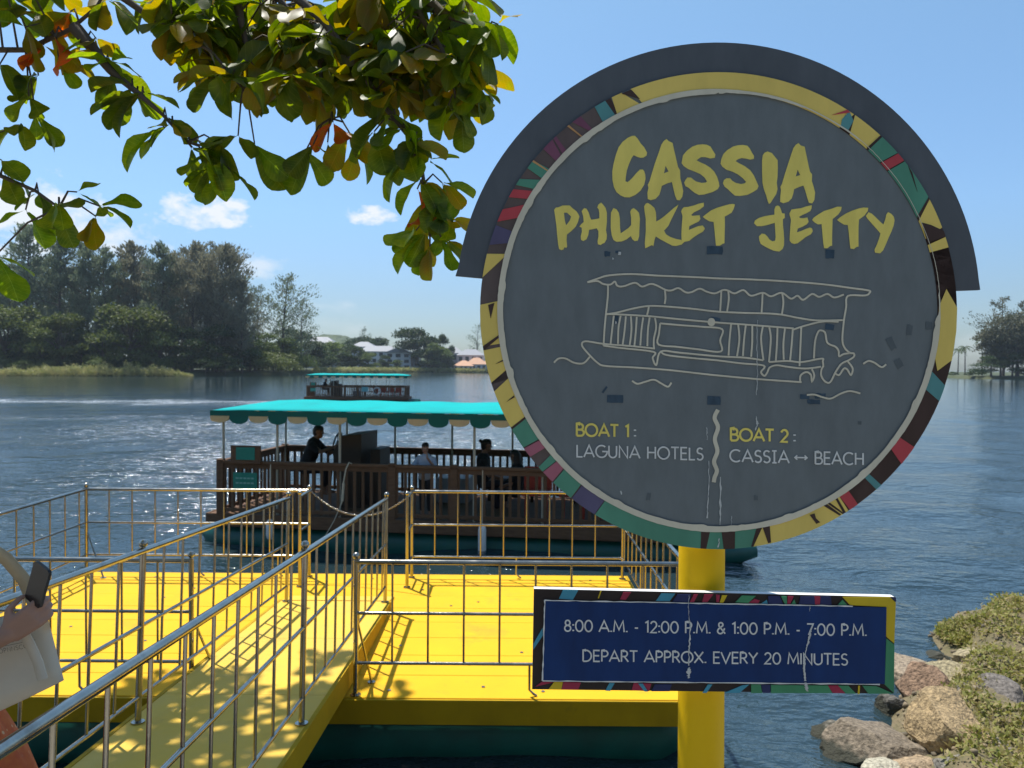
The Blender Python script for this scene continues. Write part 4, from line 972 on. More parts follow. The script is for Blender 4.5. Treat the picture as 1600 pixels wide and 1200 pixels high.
# tape remnants, chips and long hairline peels
def q4(cx, cy, w, h, a=1.0):
    a = R(a); r = random.Random(int(cx)); P = []
    for sx, sy in ((-1, -1), (-.3, -1.1), (.4, -.95), (1, -1), (1.05, 0), (1, 1), (.2, .93), (-.5, 1.05), (-1, 1)):
        x, y = sx * w / 2 + r.uniform(-.6, .6), sy * h / 2 + r.uniform(-.6, .6); P.append((cx + x * math.cos(a) - y * math.sin(a), cy + x * math.sin(a) + y * math.cos(a)))
    return P
flat('tape_mark', [q4(949, 397, 9, 8), q4(966, 394, 8, 4), q4(1116.5, 391.5, 25, 12), q4(1296.5, 397, 14, 14), q4(961, 623.5, 25, 12), q4(1115.5, 626, 20, 13), q4(1257, 620, 14, 7), q4(1281, 619, 17, 8), q4(1271, 628, 20, 6),
    q4(1296, 511, 14, 9, 8), q4(963, 499, 6, 13), q4(1118, 499, 14, 6, 10), q4(945, 609, 3, 12, 35)], SM['tape'], rb, .0011, .0003)
flat('stain_mark', [q4(1392, 537, 10, 20, -25), q4(1404, 568, 11, 14, -30), q4(1421, 516, 9, 16, 8), q4(1451, 509, 10, 12), q4(1013, 776, 6, 12, 8), q4(1181, 778, 6, 8), q4(1343, 661, 5, 5)], SM['stain'], rb, .0009, .0003)
def peel(pts, ws, off=.0030, parent=rb, seed=1):
    r = random.Random(seed); Q = []; WW = []
    for i in range(len(pts) - 1):
        for k in range(8):
            t = k / 8; Q.append(Vector((pts[i][0] * (1 - t) + pts[i + 1][0] * t + r.uniform(-.7, .7), pts[i][1] * (1 - t) + pts[i + 1][1] * t))); WW.append((ws[i] * (1 - t) + ws[i + 1] * t) * r.uniform(.35, 1.4))
    A = [Vector((q.x - w / 2, q.y)) for q, w in zip(Q, WW)]; B = [Vector((q.x + w / 2, q.y)) for q, w in zip(Q, WW)]
    ribbons('peeling_paint', [(A, B)], SM['peel'], parent, off, .0005)
peel([(1104, 668), (1104.5, 690)], [1.2, .6]); peel([(1107.5, 720), (1107, 760), (1105, 790), (1104.5, 812)], [1, 1.4, 1.1, 3.2], seed=3)
peel([(1125.5, 745), (1125, 790), (1124.5, 824)], [2.8, 2.6, 1.3], seed=4); peel([(1142.5, 806), (1142, 822)], [.7, .6], seed=5)
peel([(1183, 500), (1182, 545), (1183, 585), (1181, 622)], [.5, 1.3, .7, 1], seed=6); peel([(1181, 650), (1183, 661), (1179.5, 674)], [1, 3.5, 1.2], seed=7)
peel([(1123.5, 841), (1121.5, 857)], [1.2, 2.2], seed=8, off=.0038); flat('chip', [q4(968, 396, 4, 5), q4(957.5, 404.5, 2, 3), q4(970, 769.5, 2, 5, -25), q4(962, 504, 1.5, 4)], SM['peel'], rb, .0030, .0003)

# timetable board
TB = [(834, 919.5), (1397.8, 932.2), (1394.6, 1083), (831.3, 1076)]
tb = flat('timetable_board', [TB], SM['bbrown'], SIGN, .004, .002)
flat('board_core', [[(TB[0][0] + .4, TB[0][1] + .4), (TB[1][0] - .4, TB[1][1] + .4), (TB[2][0] - .4, TB[2][1] - .4), (TB[3][0] + .4, TB[3][1] - .4)]], SM['edge'], SIGN, .0018, .022)
z3 = lambda p: Z(825, 910, .18125, p); z4 = lambda p: Z(1110, 910, .18125, p)
TP = {'sky': [z3([(300, 62), (430, 65), (385, 145), (265, 135)]), z3([(1145, 90), (1265, 92), (1215, 158), (1098, 155)]), z3([(125, 385), (128, 450), (45, 575), (45, 525)]), z3([(700, 858), (745, 860), (705, 928), (665, 925)]), z3([(1545, 872), (1585, 872), (1535, 945), (1500, 945)]), z4([(270, 880), (330, 872), (245, 945), (115, 945)]), z4([(480, 145), (490, 180), (430, 178)])],
 'byellow': [z3([(622, 68), (632, 68), (608, 132), (600, 130)]), z3([(225, 850), (300, 850), (285, 915), (175, 915)]), z4([(95, 105), (140, 105), (105, 170), (75, 170)]), z4([(1130, 120), (1540, 122), (1588, 170), (1575, 520), (1505, 460), (1505, 205), (1195, 190)]), z4([(1265, 882), (1280, 882), (1277, 955), (1262, 955)])],
 'crimson': [z3([(820, 78), (885, 80), (840, 145), (790, 140)]), z3([(1425, 97), (1460, 97), (1425, 165), (1390, 165)]), z3([(1515, 98), (1590, 100), (1540, 165), (1495, 165)]), z3([(120, 848), (220, 852), (60, 892)]), z3([(305, 850), (455, 855), (430, 918), (287, 916)]), z3([(910, 858), (1060, 865), (1040, 930), (890, 920)]), z4([(660, 112), (710, 115), (680, 182), (655, 180)]), z4([(890, 117), (940, 118), (935, 187), (895, 187)]), z4([(1005, 880), (1090, 880), (1155, 948), (1045, 945)]), z4([(375, 135), (420, 150), (405, 175), (320, 170)]), z4([(45, 100), (75, 102), (70, 165), (45, 165)])],
 'navy': [z3([(1285, 97), (1400, 97), (1385, 165), (1240, 160)]), z3([(1090, 870), (1235, 870), (1215, 930), (1060, 930)]), z4([(490, 112), (590, 112), (620, 182), (495, 180)]), z4([(770, 117), (888, 117), (893, 185), (755, 182)]), z4([(942, 117), (1030, 118), (1035, 188), (938, 187)]), z4([(430, 872), (510, 875), (510, 945), (445, 943)])],
 'bgreen': [z4([(265, 107), (385, 110), (320, 170), (210, 165)]), z4([(600, 112), (650, 115), (652, 180), (635, 182)]), z4([(715, 140), (730, 182), (690, 182)]), z4([(1130, 145), (1170, 188), (1090, 187)]), z4([(1505, 475), (1575, 530), (1570, 945), (1490, 870)]), z4([(345, 870), (425, 870), (440, 945), (345, 945)]), z4([(515, 875), (1003, 880), (1042, 945), (515, 945)]), z4([(1092, 880), (1180, 882), (1245, 950), (1157, 948)]), z4([(1300, 882), (1420, 885), (1565, 950), (1350, 950)])]}
for i, (c, L) in enumerate(TP.items()): flat('border_print', L, SM[c], tb, .0056 + i * .0003, .0012 + i * .0003)
flat('border_print', [z3([(945, 862), (985, 862), (1030, 930), (1000, 930)])], SM['sky'], tb, .0076, .0003)
flat('border_print', [z4([(1545, 123), (1587, 123), (1587, 163)])], SM['navy'], tb, .0076, .0003)
flat('blue_field', [[(851.3, 937.4), (1382.8, 947.4), (1380, 1066.8), (847.8, 1061.4)]], SM['blue'], tb, .0080, .0004)
def jag(p0, p1, w, n=40, seed=1):
    r = random.Random(seed); A = []; B = []; d = (Vector(p1) - Vector(p0)); nn = Vector((-d.y, d.x)).normalized()
    for i in range(n + 1):
        c = Vector(p0) + d * (i / n) + nn * r.uniform(-.35, .35); h = w / 2 * r.uniform(.45, 1.35); A.append(c + nn * h); B.append(c - nn * h)
    return A, B
ribbons('outline', [jag((850.6, 936.4), (1330, 945.6), 1.7), jag((851, 936.5), (847.5, 1061.5), 1.9, 20, 2), jag((847.5, 1061.8), (1372, 1067), 1.7, 40, 3)], SM['text_w'], tb, .0090, .0004)
text('8:00 A.M. - 12:00 P.M. & 1:00 P.M. - 7:00 P.M.', 881, 1351.5, 984.3, 991.6, 17.2, 2.25, SM['text_w'], tb, .0092, gap=.10, name='lettering')
text('DEPART APPROX. EVERY 20 MINUTES', 909.5, 1322, 1031, 1036.8, 17.0, 2.25, SM['text_w'], tb, .0092, gap=.11, name='lettering')
peel(z3([(1380, 100), (1375, 240), (1390, 350), (1385, 480), (1380, 600), (1380, 720)]), [.6, .8, 1.4, 2.6, 2.4, 2.2], off=.0100, parent=tb, seed=11)
peel(z3([(1382, 720), (1380, 760), (1375, 820)]), [3, 6.5, 1.5], off=.0102, parent=tb, seed=12)
peel(z4([(865, 355), (850, 420), (835, 480), (815, 560), (800, 640), (795, 740), (810, 850)]), [.8, 2, 3.2, 1.6, 2.2, 2.6, 3.6], off=.0100, parent=tb, seed=13)
peel(z4([(808, 850), (815, 890), (822, 930)]), [2.5, 6, 3], off=.0102, parent=tb, seed=14); peel(z4([(842, 190), (842, 245)]), [.9, .5], off=.0100, parent=tb, seed=15)
# ------------------------------------------------------------------ far shore
def gp(px, d, z=0.0):
    """ground point straight below photo column px at depth d"""
    p = at(px, 571, d); return Vector((p.x, d, z))
SH2 = [(-900, 150), (-300, 158), (0, 166), (150, 172), (300, 180), (400, 196), (490, 240), (560, 300), (640, 335), (760, 350), (900, 420), (1150, 480), (1360, 400), (1440, 300), (1500, 262), (1600, 240), (1900, 225), (2600, 215)]
def sh_depth(px):
    for (a, da), (b, db) in zip(SH2[:-1], SH2[1:]):
        if a <= px <= b: return da + (db - da) * (px - a) / (b - a)
    return SH2[0][1] if px < 0 else SH2[-1][1]
def make_shore():
    m = mat('far_bank', (.07, .075, .03), .95, 0, scale=.15, col2=(.04, .06, .02), detail=6)
    vs = []; fs = []; cols = 220; rows = [(-1.5, -.5), (0, .05), (1.5, .9), (6, 1.1), (30, 1.4), (120, 1.6), (400, 1.6)]
    for i in range(cols + 1):
        px = -900 + 3500 * i / cols; d = sh_depth(px)
        for (o, z) in rows:
            p = gp(px, d + o); vs.append((p.x, p.y, z + .15 * noise.noise(Vector((px * .05, o, 0))) if o > 0 else z))
    k = len(rows)
    for i in range(cols):
        for j in range(k - 1): q = i * k + j; fs.append((q, q + k, q + k + 1, q + 1))
    b = MB(); b.add(vs, fs, True); tag(b.build('far_shore', m), kind='structure')
    hm = mat('wooded_hill', (.035, .055, .022), .95, 0, scale=.05, col2=(.075, .10, .035), bump=1.6, bscale=.12, detail=9)
    vs = []; fs = []; n = 120; mrow = 18
    for i in range(n + 1):
        px = 380 + 560 * i / n
        prof = 26 * math.exp(-((px - 525) / 75) ** 2) + 14 * math.exp(-((px - 430) / 60) ** 2) + 8 * math.exp(-((px - 700) / 110) ** 2) + 3.5
        for j in range(mrow + 1):
            t = j / mrow; d = 560 + 130 * t; p = gp(px, d); h = prof * math.sin(t * PI / 2)
            vs.append((p.x, d, h + (1.4 * noise.noise(Vector((px * .11, t * 8, 1))) + 1.0 * noise.noise(Vector((px * .4, t * 20, 1)))) * min(1, t * 4)))
    for i in range(n):
        for j in range(mrow): q = i * (mrow + 1) + j; fs.append((q, q + mrow + 1, q + mrow + 2, q + 1))
    b = MB(); b.add(vs, fs, False); tag(b.build('hill', hm), kind='structure')
make_shore()
LF = dict(
 cas=leafy_mat('casuarina_needles', (.09, .125, .082), (.22, .25, .155), .3, .55, .15),
 cas2=leafy_mat('brownish_casuarina_needles', (.12, .125, .085), (.24, .225, .15), .3, .55, .12),
 broad=leafy_mat('broad_foliage', (.065, .10, .028), (.16, .20, .055), .3, .6, .2),
 bright=leafy_mat('bright_bush_foliage', (.065, .090, .024), (.14, .16, .05), .3, .7, .12),
 dark=leafy_mat('dark_foliage', (.025, .045, .014), (.055, .085, .025), .25, .6, .2),
 reed=leafy_mat('reeds', (.48, .42, .20), (.20, .25, .08), .3, .6, .1), palm=leafy_mat('palm_fronds', (.04, .07, .02), (.08, .11, .03), .2, 1, .1),
 rightm=leafy_mat('greyish_foliage', (.060, .070, .035), (.13, .125, .075), .25, .5, .12))
MT['bark'] = mat('bark', (.10, .075, .055), .9, 0, var=.3, scale=3, bump=.02, bscale=8, stretch=(1, 1, .3))
MT['far_bark'] = mat('far_bark', (.09, .07, .055), .9)
CROWNS = {}
def casuarina_mesh(seed, H, Wd, dens=1.0, m_='cas', lean=.0):
    """tall feathery tree: up-swept plumes along many limbs"""
    r = np.random.default_rng(seed); P = []; D = []
    tb = MB(); top = Vector((lean * H, 0, H))
    pts = [Vector((0, 0, -.5)), Vector((.15, 0, H * .3)), Vector((lean * H * .5, .2, H * .6)), top]
    tb.tube(pts, [H * .016, H * .012, H * .008, .03], 7)
    nl = int(58 * dens)
    for i in range(nl):
        t = .16 + .83 * (i + r.random()) / nl; base = Vector((lean * H * t, 0, H * t))
        prof = (math.sin(PI * min(1, (t - .08) / .92) ** .75) ** .55) * Wd * .5 * r.uniform(.55, 1.15)
        a = r.random() * 6.283; up = r.uniform(.35, .9); L = max(.8, prof)
        d = Vector((math.cos(a), math.sin(a), up)).normalized(); e = base + d * L * 1.15
        tb.tube([base, base.lerp(e, .5) + Vector((0, 0, -.05 * L)), e], [H * .0035, H * .002, .02], 4, caps=False)
        n = int(150 * dens * (.5 + L / Wd))
        s = r.random(n) ** .7; pos = np.array(base)[None] * (1 - s[:, None]) + np.array(e)[None] * s[:, None]
        pos = pos + r.normal(0, 1, (n, 3)) * (.28 + .085 * L) * np.array([1, 1, .8]) * (1.25 - .55 * s[:, None])
        P.append(pos); dd = np.tile(np.array(d + Vector((0, 0, .8))), (n, 1)) + r.normal(0, .45, (n, 3)); D.append(dd)
    P = np.concatenate(P); D = np.concatenate(D); D /= np.linalg.norm(D, axis=1)[:, None]
    u = r.normal(size=P.shape); s = np.cross(D, u); s /= np.linalg.norm(s, axis=1)[:, None]
    L = r.uniform(.30, .85, (len(P), 1)) * (H / 24); w = L * .20
    V = np.stack([P, P + D * L * .5 + s * w, P + D * L, P + D * L * .5 - s * w], 1).reshape(-1, 3)
    return np_mesh('crown', V, np.arange(len(V)).reshape(-1, 4), LF[m_]), tb.mesh('trunk', MT['far_bark'])
def broad_mesh(seed, H, Wd, m_='broad', base=.02, leaf=.42, dens=1.0, lobes=14):
    """round-headed tree: leaves on many overlapping lobes"""
    r = np.random.default_rng(seed); P = []; tb = MB()
    tb.tube([(0, 0, -.5), (.1, 0, H * .3), (0, .1, H * .6)], [H * .03, H * .02, H * .008], 7)
    for i in range(lobes):
        a = r.random() * 6.283; q = r.random() ** .5 * .42 * Wd; z = H * (base + .10 + (.78 - base) * r.random())
        shrink = 1 - .55 * max(0, (z / H - .5)) / .5; c = np.array([math.cos(a) * q * shrink, math.sin(a) * q * shrink, z])
        rad = Wd * r.uniform(.13, .24)
        tb.tube([(0, 0, H * .3), tuple(c * .6 + np.array([0, 0, H * .12])), tuple(c)], [H * .01, H * .006, .03], 4, caps=False)
        n = int(430 * dens); v = r.normal(size=(n, 3)); v /= np.linalg.norm(v, axis=1)[:, None]
        v[:, 2] = np.abs(v[:, 2]) * .9 - .28 * r.random(n)
        P.append(c + v * rad * (r.uniform(.55, 1.12, (n, 1))) * np.array([1.15, 1.15, .8]))
    P = np.concatenate(P); V, Fq = leaf_cloud(P, leaf, .5, .6)
    V = V[:, :]; V[:, 2] = np.maximum(V[:, 2], .05)
    return np_mesh('crown', V, Fq, LF[m_]), tb.mesh('trunk', MT['far_bark'])
def plant_tree(mesh2, px, d, label, cat='tree', name='tree', group=None, sc=1.0, rot=None, z=1.2, sx=1.0):
    o = empty(name, gp(px, d, z)); o.rotation_euler = (0, 0, random.uniform(0, 6.28) if rot is None else rot); o.scale = (sc * sx, sc * sx, sc)
    link('crown', mesh2[0], o); link('trunk', mesh2[1], o); tag(o, label, cat, group); return o
CA = [casuarina_mesh(s, 24, 10.5, 1.0, m_, ln) for s, m_, ln in ((1, 'cas', .03), (2, 'cas', -.02), (3, 'cas2', .05), (4, 'cas', .04))]
CAW = casuarina_mesh(9, 24, 17, 1.45, 'cas2', .02); CAT = casuarina_mesh(12, 20, 13, .42, 'cas', .04); CAD = casuarina_mesh(14, 20, 13, .62, 'cas', .05)
BR = [broad_mesh(21, 9, 9), broad_mesh(22, 9, 10, 'bright'), broad_mesh(23, 9, 9, 'dark')]
BU = [broad_mesh(31, 4, 9, 'bright', .0, .3, 1.0, 12), broad_mesh(32, 4, 7, 'dark', .0, .3, .8, 10), broad_mesh(33, 4, 8, 'broad', .0, .3, .9, 10)]
def hpx(top, px, d, z=1.2):
    p = at(px, top, d); return p.z - z
g1 = 'casuarina trees on the left shore'
for (me, px, top, d, lab, sx) in (
  (CA[0], 42, 358, 190, 'tallest spire of the dark casuarinas, at the far left with a bare topmost plume', 1.05),
  (CA[1], 92, 378, 186, 'casuarina just right of the tallest one at far left', 1.0),
  (CA[0], 136, 384, 188, 'grey green casuarina behind the long leaf spray, left of centre in the row', 1.0),
  (CA[3], 168, 392, 184, 'slender casuarina left of the bright understorey tree', .9),
  (CA[2], 214, 384, 189, 'pointed brown green casuarina in the middle of the row', 1.0),
  (CA[3], 250, 386, 186, 'casuarina between the pointed one and the broad brown crowned one', 1.0),
  (CAW, 300, 390, 190, 'broad brown tinged casuarina crown above a thick dark trunk', .9),
  (CAW, 346, 392, 187, 'widest dark casuarina at the right end of the tall row', .85),
  (CA[2], 378, 440, 184, 'lower dark casuarina shoulder at the right end of the tall row', .9),
  (CA[1], -8, 424, 186, 'casuarina cut by the left edge of the photo', 1.0)):
    plant_tree(me, px, d + 9, lab, name='casuarina_tree', group=g1, sc=hpx(top - 6, px, d + 9) / 24.6, sx=sx)
BACKL = ['back row casuarina ' + q for q in ('at the far left behind the tallest spire', 'filling the gap right of the tallest spire', 'between the two grey green casuarinas', 'left of the pointed brown green casuarina', 'right of the pointed brown green casuarina', 'behind the left half of the broad brown crown', 'behind the right half of the broad brown crown', 'behind the widest dark casuarina')]
for i, (px, top) in enumerate(((20, 415), (66, 405), (112, 412), (188, 410), (232, 404), (275, 398), (325, 405), (365, 412))):
    plant_tree(CA[i % 4], px, 204 + (i % 3) * 5, BACKL[i], name='casuarina_tree', group='casuarinas behind the front row', sc=hpx(top, px, 206) / 24.6)
plant_tree(CAD, 440, 232, 'airy see-through tree standing alone right of the tall dark row', sc=hpx(430, 440, 232) / 20.5, sx=1.25)
plant_tree(CAD, 470, 240, 'airy tree leaning right beyond the lone see-through tree', sc=hpx(468, 470, 240) / 20.5, sx=.9, rot=1.2)
plant_tree(CAD, 404, 228, 'thin airy tree squeezed between the dark row and the lone see-through tree', sc=hpx(446, 404, 228) / 20.5, sx=.9, rot=2.0)
for i, px in enumerate(range(-40, 470, 34)):
    plant_tree(BU[1] if i % 2 else BU[2], px, sh_depth(px) + 24 + (i % 3) * 4, 'dark undergrowth filling the gaps between trunks on the left shore', 'bush', 'bush', sc=1.9, sx=1.15, group='undergrowth behind the left shore', z=.6)
for (me, px, top, d, lab, sx) in (
  (1, 8, 468, 178, 'yellow green tree at the left edge below the casuarinas', 1.0), (1, 98, 482, 178, 'sunlit pale green tree with thin dead leaves under the casuarinas', .9),
  (0, 66, 505, 179, 'small green tree between the dark trunks at far left', .9), (1, 205, 468, 180, 'brightest green tree under the pointed casuarina', 1.1),
  (0, 160, 500, 180, 'mid green tree left of the brightest understorey tree', .9), (0, 250, 498, 181, 'mid green tree right of the brightest understorey tree', 1.0),
  (2, 300, 505, 183, 'dark tree in front of the thick casuarina trunk', 1.1), (2, 338, 498, 184, 'very dark spreading tree over the shaded water edge', 1.1),
  (2, 128, 508, 181, 'dark small tree between two bright ones at left', .9), (2, 30, 510, 180, 'dark low tree beside the tallest spire trunk', .9), (2, 372, 500, 190, 'dark tree right of the shaded water edge', 1.0),
  (0, 398, 508, 205, 'green tree behind the pale rounded bush', 1.1), (2, 462, 505, 250, 'dark tree below the lone see-through tree', 1.3), (0, 440, 520, 225, 'green tree above the right end of the pale bush', 1.2), (2, 495, 528, 262, 'dark tree left of the resort blocks', 1.3)):
    plant_tree(BR[me], px, d + 6, lab, sc=hpx(top, px, d + 6) / 9.3, sx=sx, group='low trees on the left shore')
for (me, px, top, d, sc_, lab, sx) in (
  (0, 392, 545, 199, 0, 'pale rounded bush overhanging the water below the lone tree', 1.45), (0, 428, 549, 214, 0, 'second pale bush touching the rounded one', 1.3), (2, 458, 552, 230, 0, 'leafy bush right of the two pale bushes', 1.3), (1, 478, 556, 240, 0, 'dark bush at the tip of the left shore', 1.3),
  (1, 352, 556, 186, 0, 'dark bush in the shade at the right end of the reeds', 1.4), (1, 322, 560, 184, 0, 'near black bush under the spreading dark tree', 1.4), (2, 300, 560, 182, 0, 'bush behind the right end of the reeds', 1.2), (2, 270, 556, 180, 0, 'low bush under the mid green tree', 1.2),
  (2, 230, 557, 178, 0, 'low bush under the brightest tree', 1.2), (1, 185, 557, 176, 0, 'dark bush behind the middle of the reeds', 1.2), (2, 148, 556, 175, 0, 'bush behind the left end of the reeds', 1.2), (1, 110, 560, 174, 0, 'dark bush left of the reeds', 1.1),
  (0, 70, 562, 172, 0, 'olive bush on the left shore below the tallest spire', 1.2), (2, 35, 562, 170, 0, 'green bush on the left shore near the photo edge', 1.2), (1, 2, 560, 169, 0, 'bush at the extreme left of the shore', 1.2)):
    plant_tree(BU[me], px, d + (7 if px < 305 else 0), lab, 'bush', 'bush', sc=hpx(top, px, d, .8) / 4.2, sx=sx, group='bushes on the left shore', z=.8)
def make_reeds():
    n = 26000; px = rng.uniform(-30, 300, n); d = np.array([sh_depth(p) for p in px]) + rng.uniform(-2.2, 3.2, n)
    hh = 3.6 * np.clip((300 - px) / 30, .2, 1) * (.7 + .3 * np.sin(px * .07) ** 2) * np.clip((px + 30) / 130, .6, 1)
    jag = np.array([noise.noise(Vector((p * .16, q * .25, 2))) + .6 * noise.noise(Vector((p * .6, q, 5))) for p, q in zip(px, d)]); hh = hh * np.clip(.72 + .75 * jag, .15, 1.5) * np.clip((300 - px) / 60, .1, 1) ** .5
    P = np.stack([(px - 800) / F * d, d, .2 + rng.random(n) * hh * .8], -1); V, Fq = leaf_cloud(P, .62, -.2, .15)
    tag(link('reeds', np_mesh('reeds', V, Fq, LF['reed'])), 'strip of straw coloured reeds along the left shore waterline', 'reeds', kind='stuff')
    n = 16000; px = rng.uniform(490, 765, n); d = np.array([sh_depth(p) for p in px]) + rng.uniform(-1, 6, n)
    P = np.stack([(px - 800) / F * d, d, .3 + rng.random(n) * 1.6], -1); V, Fq = leaf_cloud(P, .9, .2, .3)
    tag(link('grass_strip', np_mesh('grass_strip', V, Fq, LF['reed'])), 'strip of dry grass along the shore below the resort blocks', 'grass', kind='stuff')
make_reeds()
# resort shore
big = broad_mesh(41, 16, 19, 'dark', .12, .8, 1.4, 20)
plant_tree(big, 651, 352, 'big round headed dark tree among the resort blocks', sc=hpx(511, 651, 352) / 16.4)
for (me, px, top, d, lab, sx) in (
  (0, 530, 528, 325, 'green tree hiding the left resort block', 1.5), (2, 548, 534, 318, 'dark tree before the long grey roofs', 1.4), (0, 575, 545, 318, 'pale green tree below the long grey roofs', 1.3), (2, 508, 534, 330, 'dark tree at the left end of the resort shore', 1.3),
  (2, 600, 552, 332, 'small tree in front of the white gabled block', 1.2), (0, 680, 530, 345, 'tree right of the big round headed tree', 1.0), (2, 668, 548, 342, 'dark small tree beside the jetty houses', 1.2), (0, 620, 560, 336, 'low tree at the foot of the gabled block', 1.2),
  (2, 700, 552, 348, 'tree left of the orange roofed houses', 1.2), (2, 694, 516, 362, 'slim tree rising above the long white block', .5), (0, 742, 550, 372, 'tree behind the orange roofed houses', 1.2), (2, 585, 522, 420, 'tree on the ridge behind the grey roofs', 1.3), (2, 560, 520, 440, 'ridge tree above the grey roofs', 1.4)):
    plant_tree(BR[me], px, d, lab, sc=hpx(top, px, d) / 9.3, sx=sx, group='trees on the resort shore')
plant_tree(CAT, 745, 420, 'faint feathery tree just left of the sign rim', sc=hpx(505, 745, 420) / 20.5, rot=1.0)
plant_tree(CAT, 565, 480, 'small feathery tree on the hill ridge', sc=hpx(512, 565, 480) / 20.5, rot=1.0, sx=.8)
MT['render_w'] = mat('pale_wall', (.50, .52, .55), .8, 0, var=.08, scale=.4); MT['roof_g'] = mat('grey_roof', (.19, .205, .235), .6, 0, var=.12, scale=.5)
MT['roof_o'] = mat('terracotta_roof', (.50, .27, .15), .7, 0, var=.12, scale=.5); MT['winglass'] = mat('dark_window', (.03, .04, .05), .15)
def block(px, d, w, dep, h, rh, label, roofm='roof_g', floors=2, cols=4, gable=False, yaw=0, cat='building', z=1.0):
    o = empty('resort_block', gp(px, d, z), (0, 0, R(yaw))); tag(o, label, cat, 'resort buildings on the far shore')
    b = MB(); b.box(-w / 2, w / 2, 0, dep, 0, h); b.build('wall', MT['render_w'], o)
    b = MB(); e = .6
    if gable: b.add([(-w / 2 - e, -e, h), (w / 2 + e, -e, h), (0, -e, h + rh), (-w / 2 - e, dep + e, h), (w / 2 + e, dep + e, h), (0, dep + e, h + rh)], [(0, 1, 2), (5, 4, 3), (0, 2, 5, 3), (1, 4, 5, 2), (0, 3, 4, 1)])
    else: b.add([(-w / 2 - e, -e, h), (w / 2 + e, -e, h), (w / 2 + e, dep + e, h), (-w / 2 - e, dep + e, h), (-w / 2 + dep * .45, dep / 2, h + rh), (w / 2 - dep * .45, dep / 2, h + rh)], [(0, 1, 5, 4), (2, 3, 4, 5), (1, 2, 5), (3, 0, 4), (0, 3, 2, 1)])
    b.build('roof', MT[roofm], o)
    fh = h / floors
    wm = MB(); ww = w / cols * .56; wm.box(-ww / 2, ww / 2, -.10, .05, 0, fh * .58); wme = wm.mesh('window', MT['winglass'])
    for f in range(floors):
        for c in range(cols): link('window', wme, o, loc=(-w / 2 + w * (c + .5) / cols, 0, f * fh + fh * .22))
    return o
block(622, 350, 12, 9, 8.2, 2.6, 'white resort block with a steep grey gable facing the water', floors=3, cols=3, gable=True)
block(640, 356, 9, 9, 6.6, 2.2, 'lower white block joined right of the steep gabled block', floors=2, cols=3, gable=True)
block(590, 362, 20, 10, 9.0, 2.8, 'long grey roofed resort block left of the gabled block', floors=3, cols=6)
block(566, 372, 12, 9, 11.5, 2.6, 'grey roofed block on the slope behind the trees', floors=3, cols=4)
block(497, 348, 15, 9, 12.5, 3.0, 'white topped block half hidden at the left end of the resort', floors=3, cols=4)
block(705, 365, 12, 9, 8.5, 3.0, 'left half of the long white roofed block near the sign rim', floors=2, cols=4)
block(735, 362, 13, 9, 7.5, 3.0, 'long white roofed block touching the sign rim', floors=2, cols=4)
block(724, 349, 9, 8, 2.2, 2.6, 'low house with terracotta pyramid roof by the water', 'roof_o', 1, 4)
block(744, 351, 10, 8, 3.0, 3.2, 'taller terracotta roofed house right of the low one', 'roof_o', 1, 4)
block(764, 352, 10, 8, 2.4, 2.6, 'terracotta roofed house half behind the sign rim', 'roof_o', 1, 4)
block(665, 346, 14, 5, 1.9, .6, 'low white waterside pavilion below the big round tree', 'roof_g', 1, 5)
# right hand shore
RG = [broad_mesh(51, 14, 15, 'rightm', .10, .55, 1.1, 18), broad_mesh(52, 14, 14, 'dark', .05, .5, .9, 14), casuarina_mesh(53, 20, 13, .5, 'rightm', -.03)]
for (me, px, top, d, H, lab, sx) in (
  (RG[2], 1568, 464, 262, 20.5, 'sparse grey tree crown rising highest at the right edge', 1.15), (RG[0], 1590, 488, 250, 14.3, 'dense greyish tree at the right edge above the water', 1.1), (RG[0], 1564, 520, 254, 14.3, 'lower greyish tree left of the dense one at the right edge', .9),
  (RG[1], 1549, 552, 246, 14.3, 'dark flat crowned tree low over the right hand shore', 1.7), (RG[1], 1582, 545, 247, 14.3, 'dark green tree under the grey tree at the right edge', 1.3), (RG[2], 1606, 470, 270, 20.5, 'grey tree cut by the right edge of the photo', 1.1), (RG[0], 1640, 480, 250, 14.3, 'tree just past the right edge', 1.2)):
    plant_tree(me, px, d, lab, sc=hpx(top, px, d) / H, sx=sx, group='trees on the right hand shore')
for px, s in ((1490, .5), (1530, .8), (1515, .45), (1600, .8)):
    plant_tree(BU[1], px, 258, 'low scrub on the sandy right hand shore', 'bush', 'bush', sc=s * .8, sx=1.3, group='scrub on the right hand shore', z=.8)
def palm(px, top, d, label, lean=0.0):
    h = hpx(top, px, d); o = empty('palm_tree', gp(px, d, 1.2)); tag(o, label, 'palm tree', 'palms on the right hand shore')
    b = MB(); b.tube([(0, 0, -.5), (lean * .3, 0, h * .5), (lean, 0, h * .93)], [.24, .18, .14], 7); b.build('trunk', MT['far_bark'], o)
    r = random.Random(int(px)); fm = MB()
    for k in range(15):
        a = k * 2.4 + r.random(); el = r.uniform(-.3, .95); L = r.uniform(2.3, 3.2); pts = []
        for i in range(7):
            t = i / 6; pts.append(Vector((lean + math.cos(a) * L * t * math.cos(el * (1 - t * .6)), math.sin(a) * L * t * math.cos(el * (1 - t * .6)), h * .93 + L * (math.sin(el) * t - .75 * t * t))))
        for i in range(6):
            p, q = pts[i], pts[i + 1]; sd = Vector((-math.sin(a), math.cos(a), 0)); w = .55 * math.sin(PI * (i + .8) / 7)
            for s_ in (-1, 1):
                for k2 in range(2):
                    c = p.lerp(q, k2 * .5); fm.add([c, c.lerp(q, .6), c + sd * s_ * w + (q - p) * .5 + Vector((0, 0, -.30 * w - .15))], [(0, 1, 2)])
    fm.build('frond', LF['palm'], o)
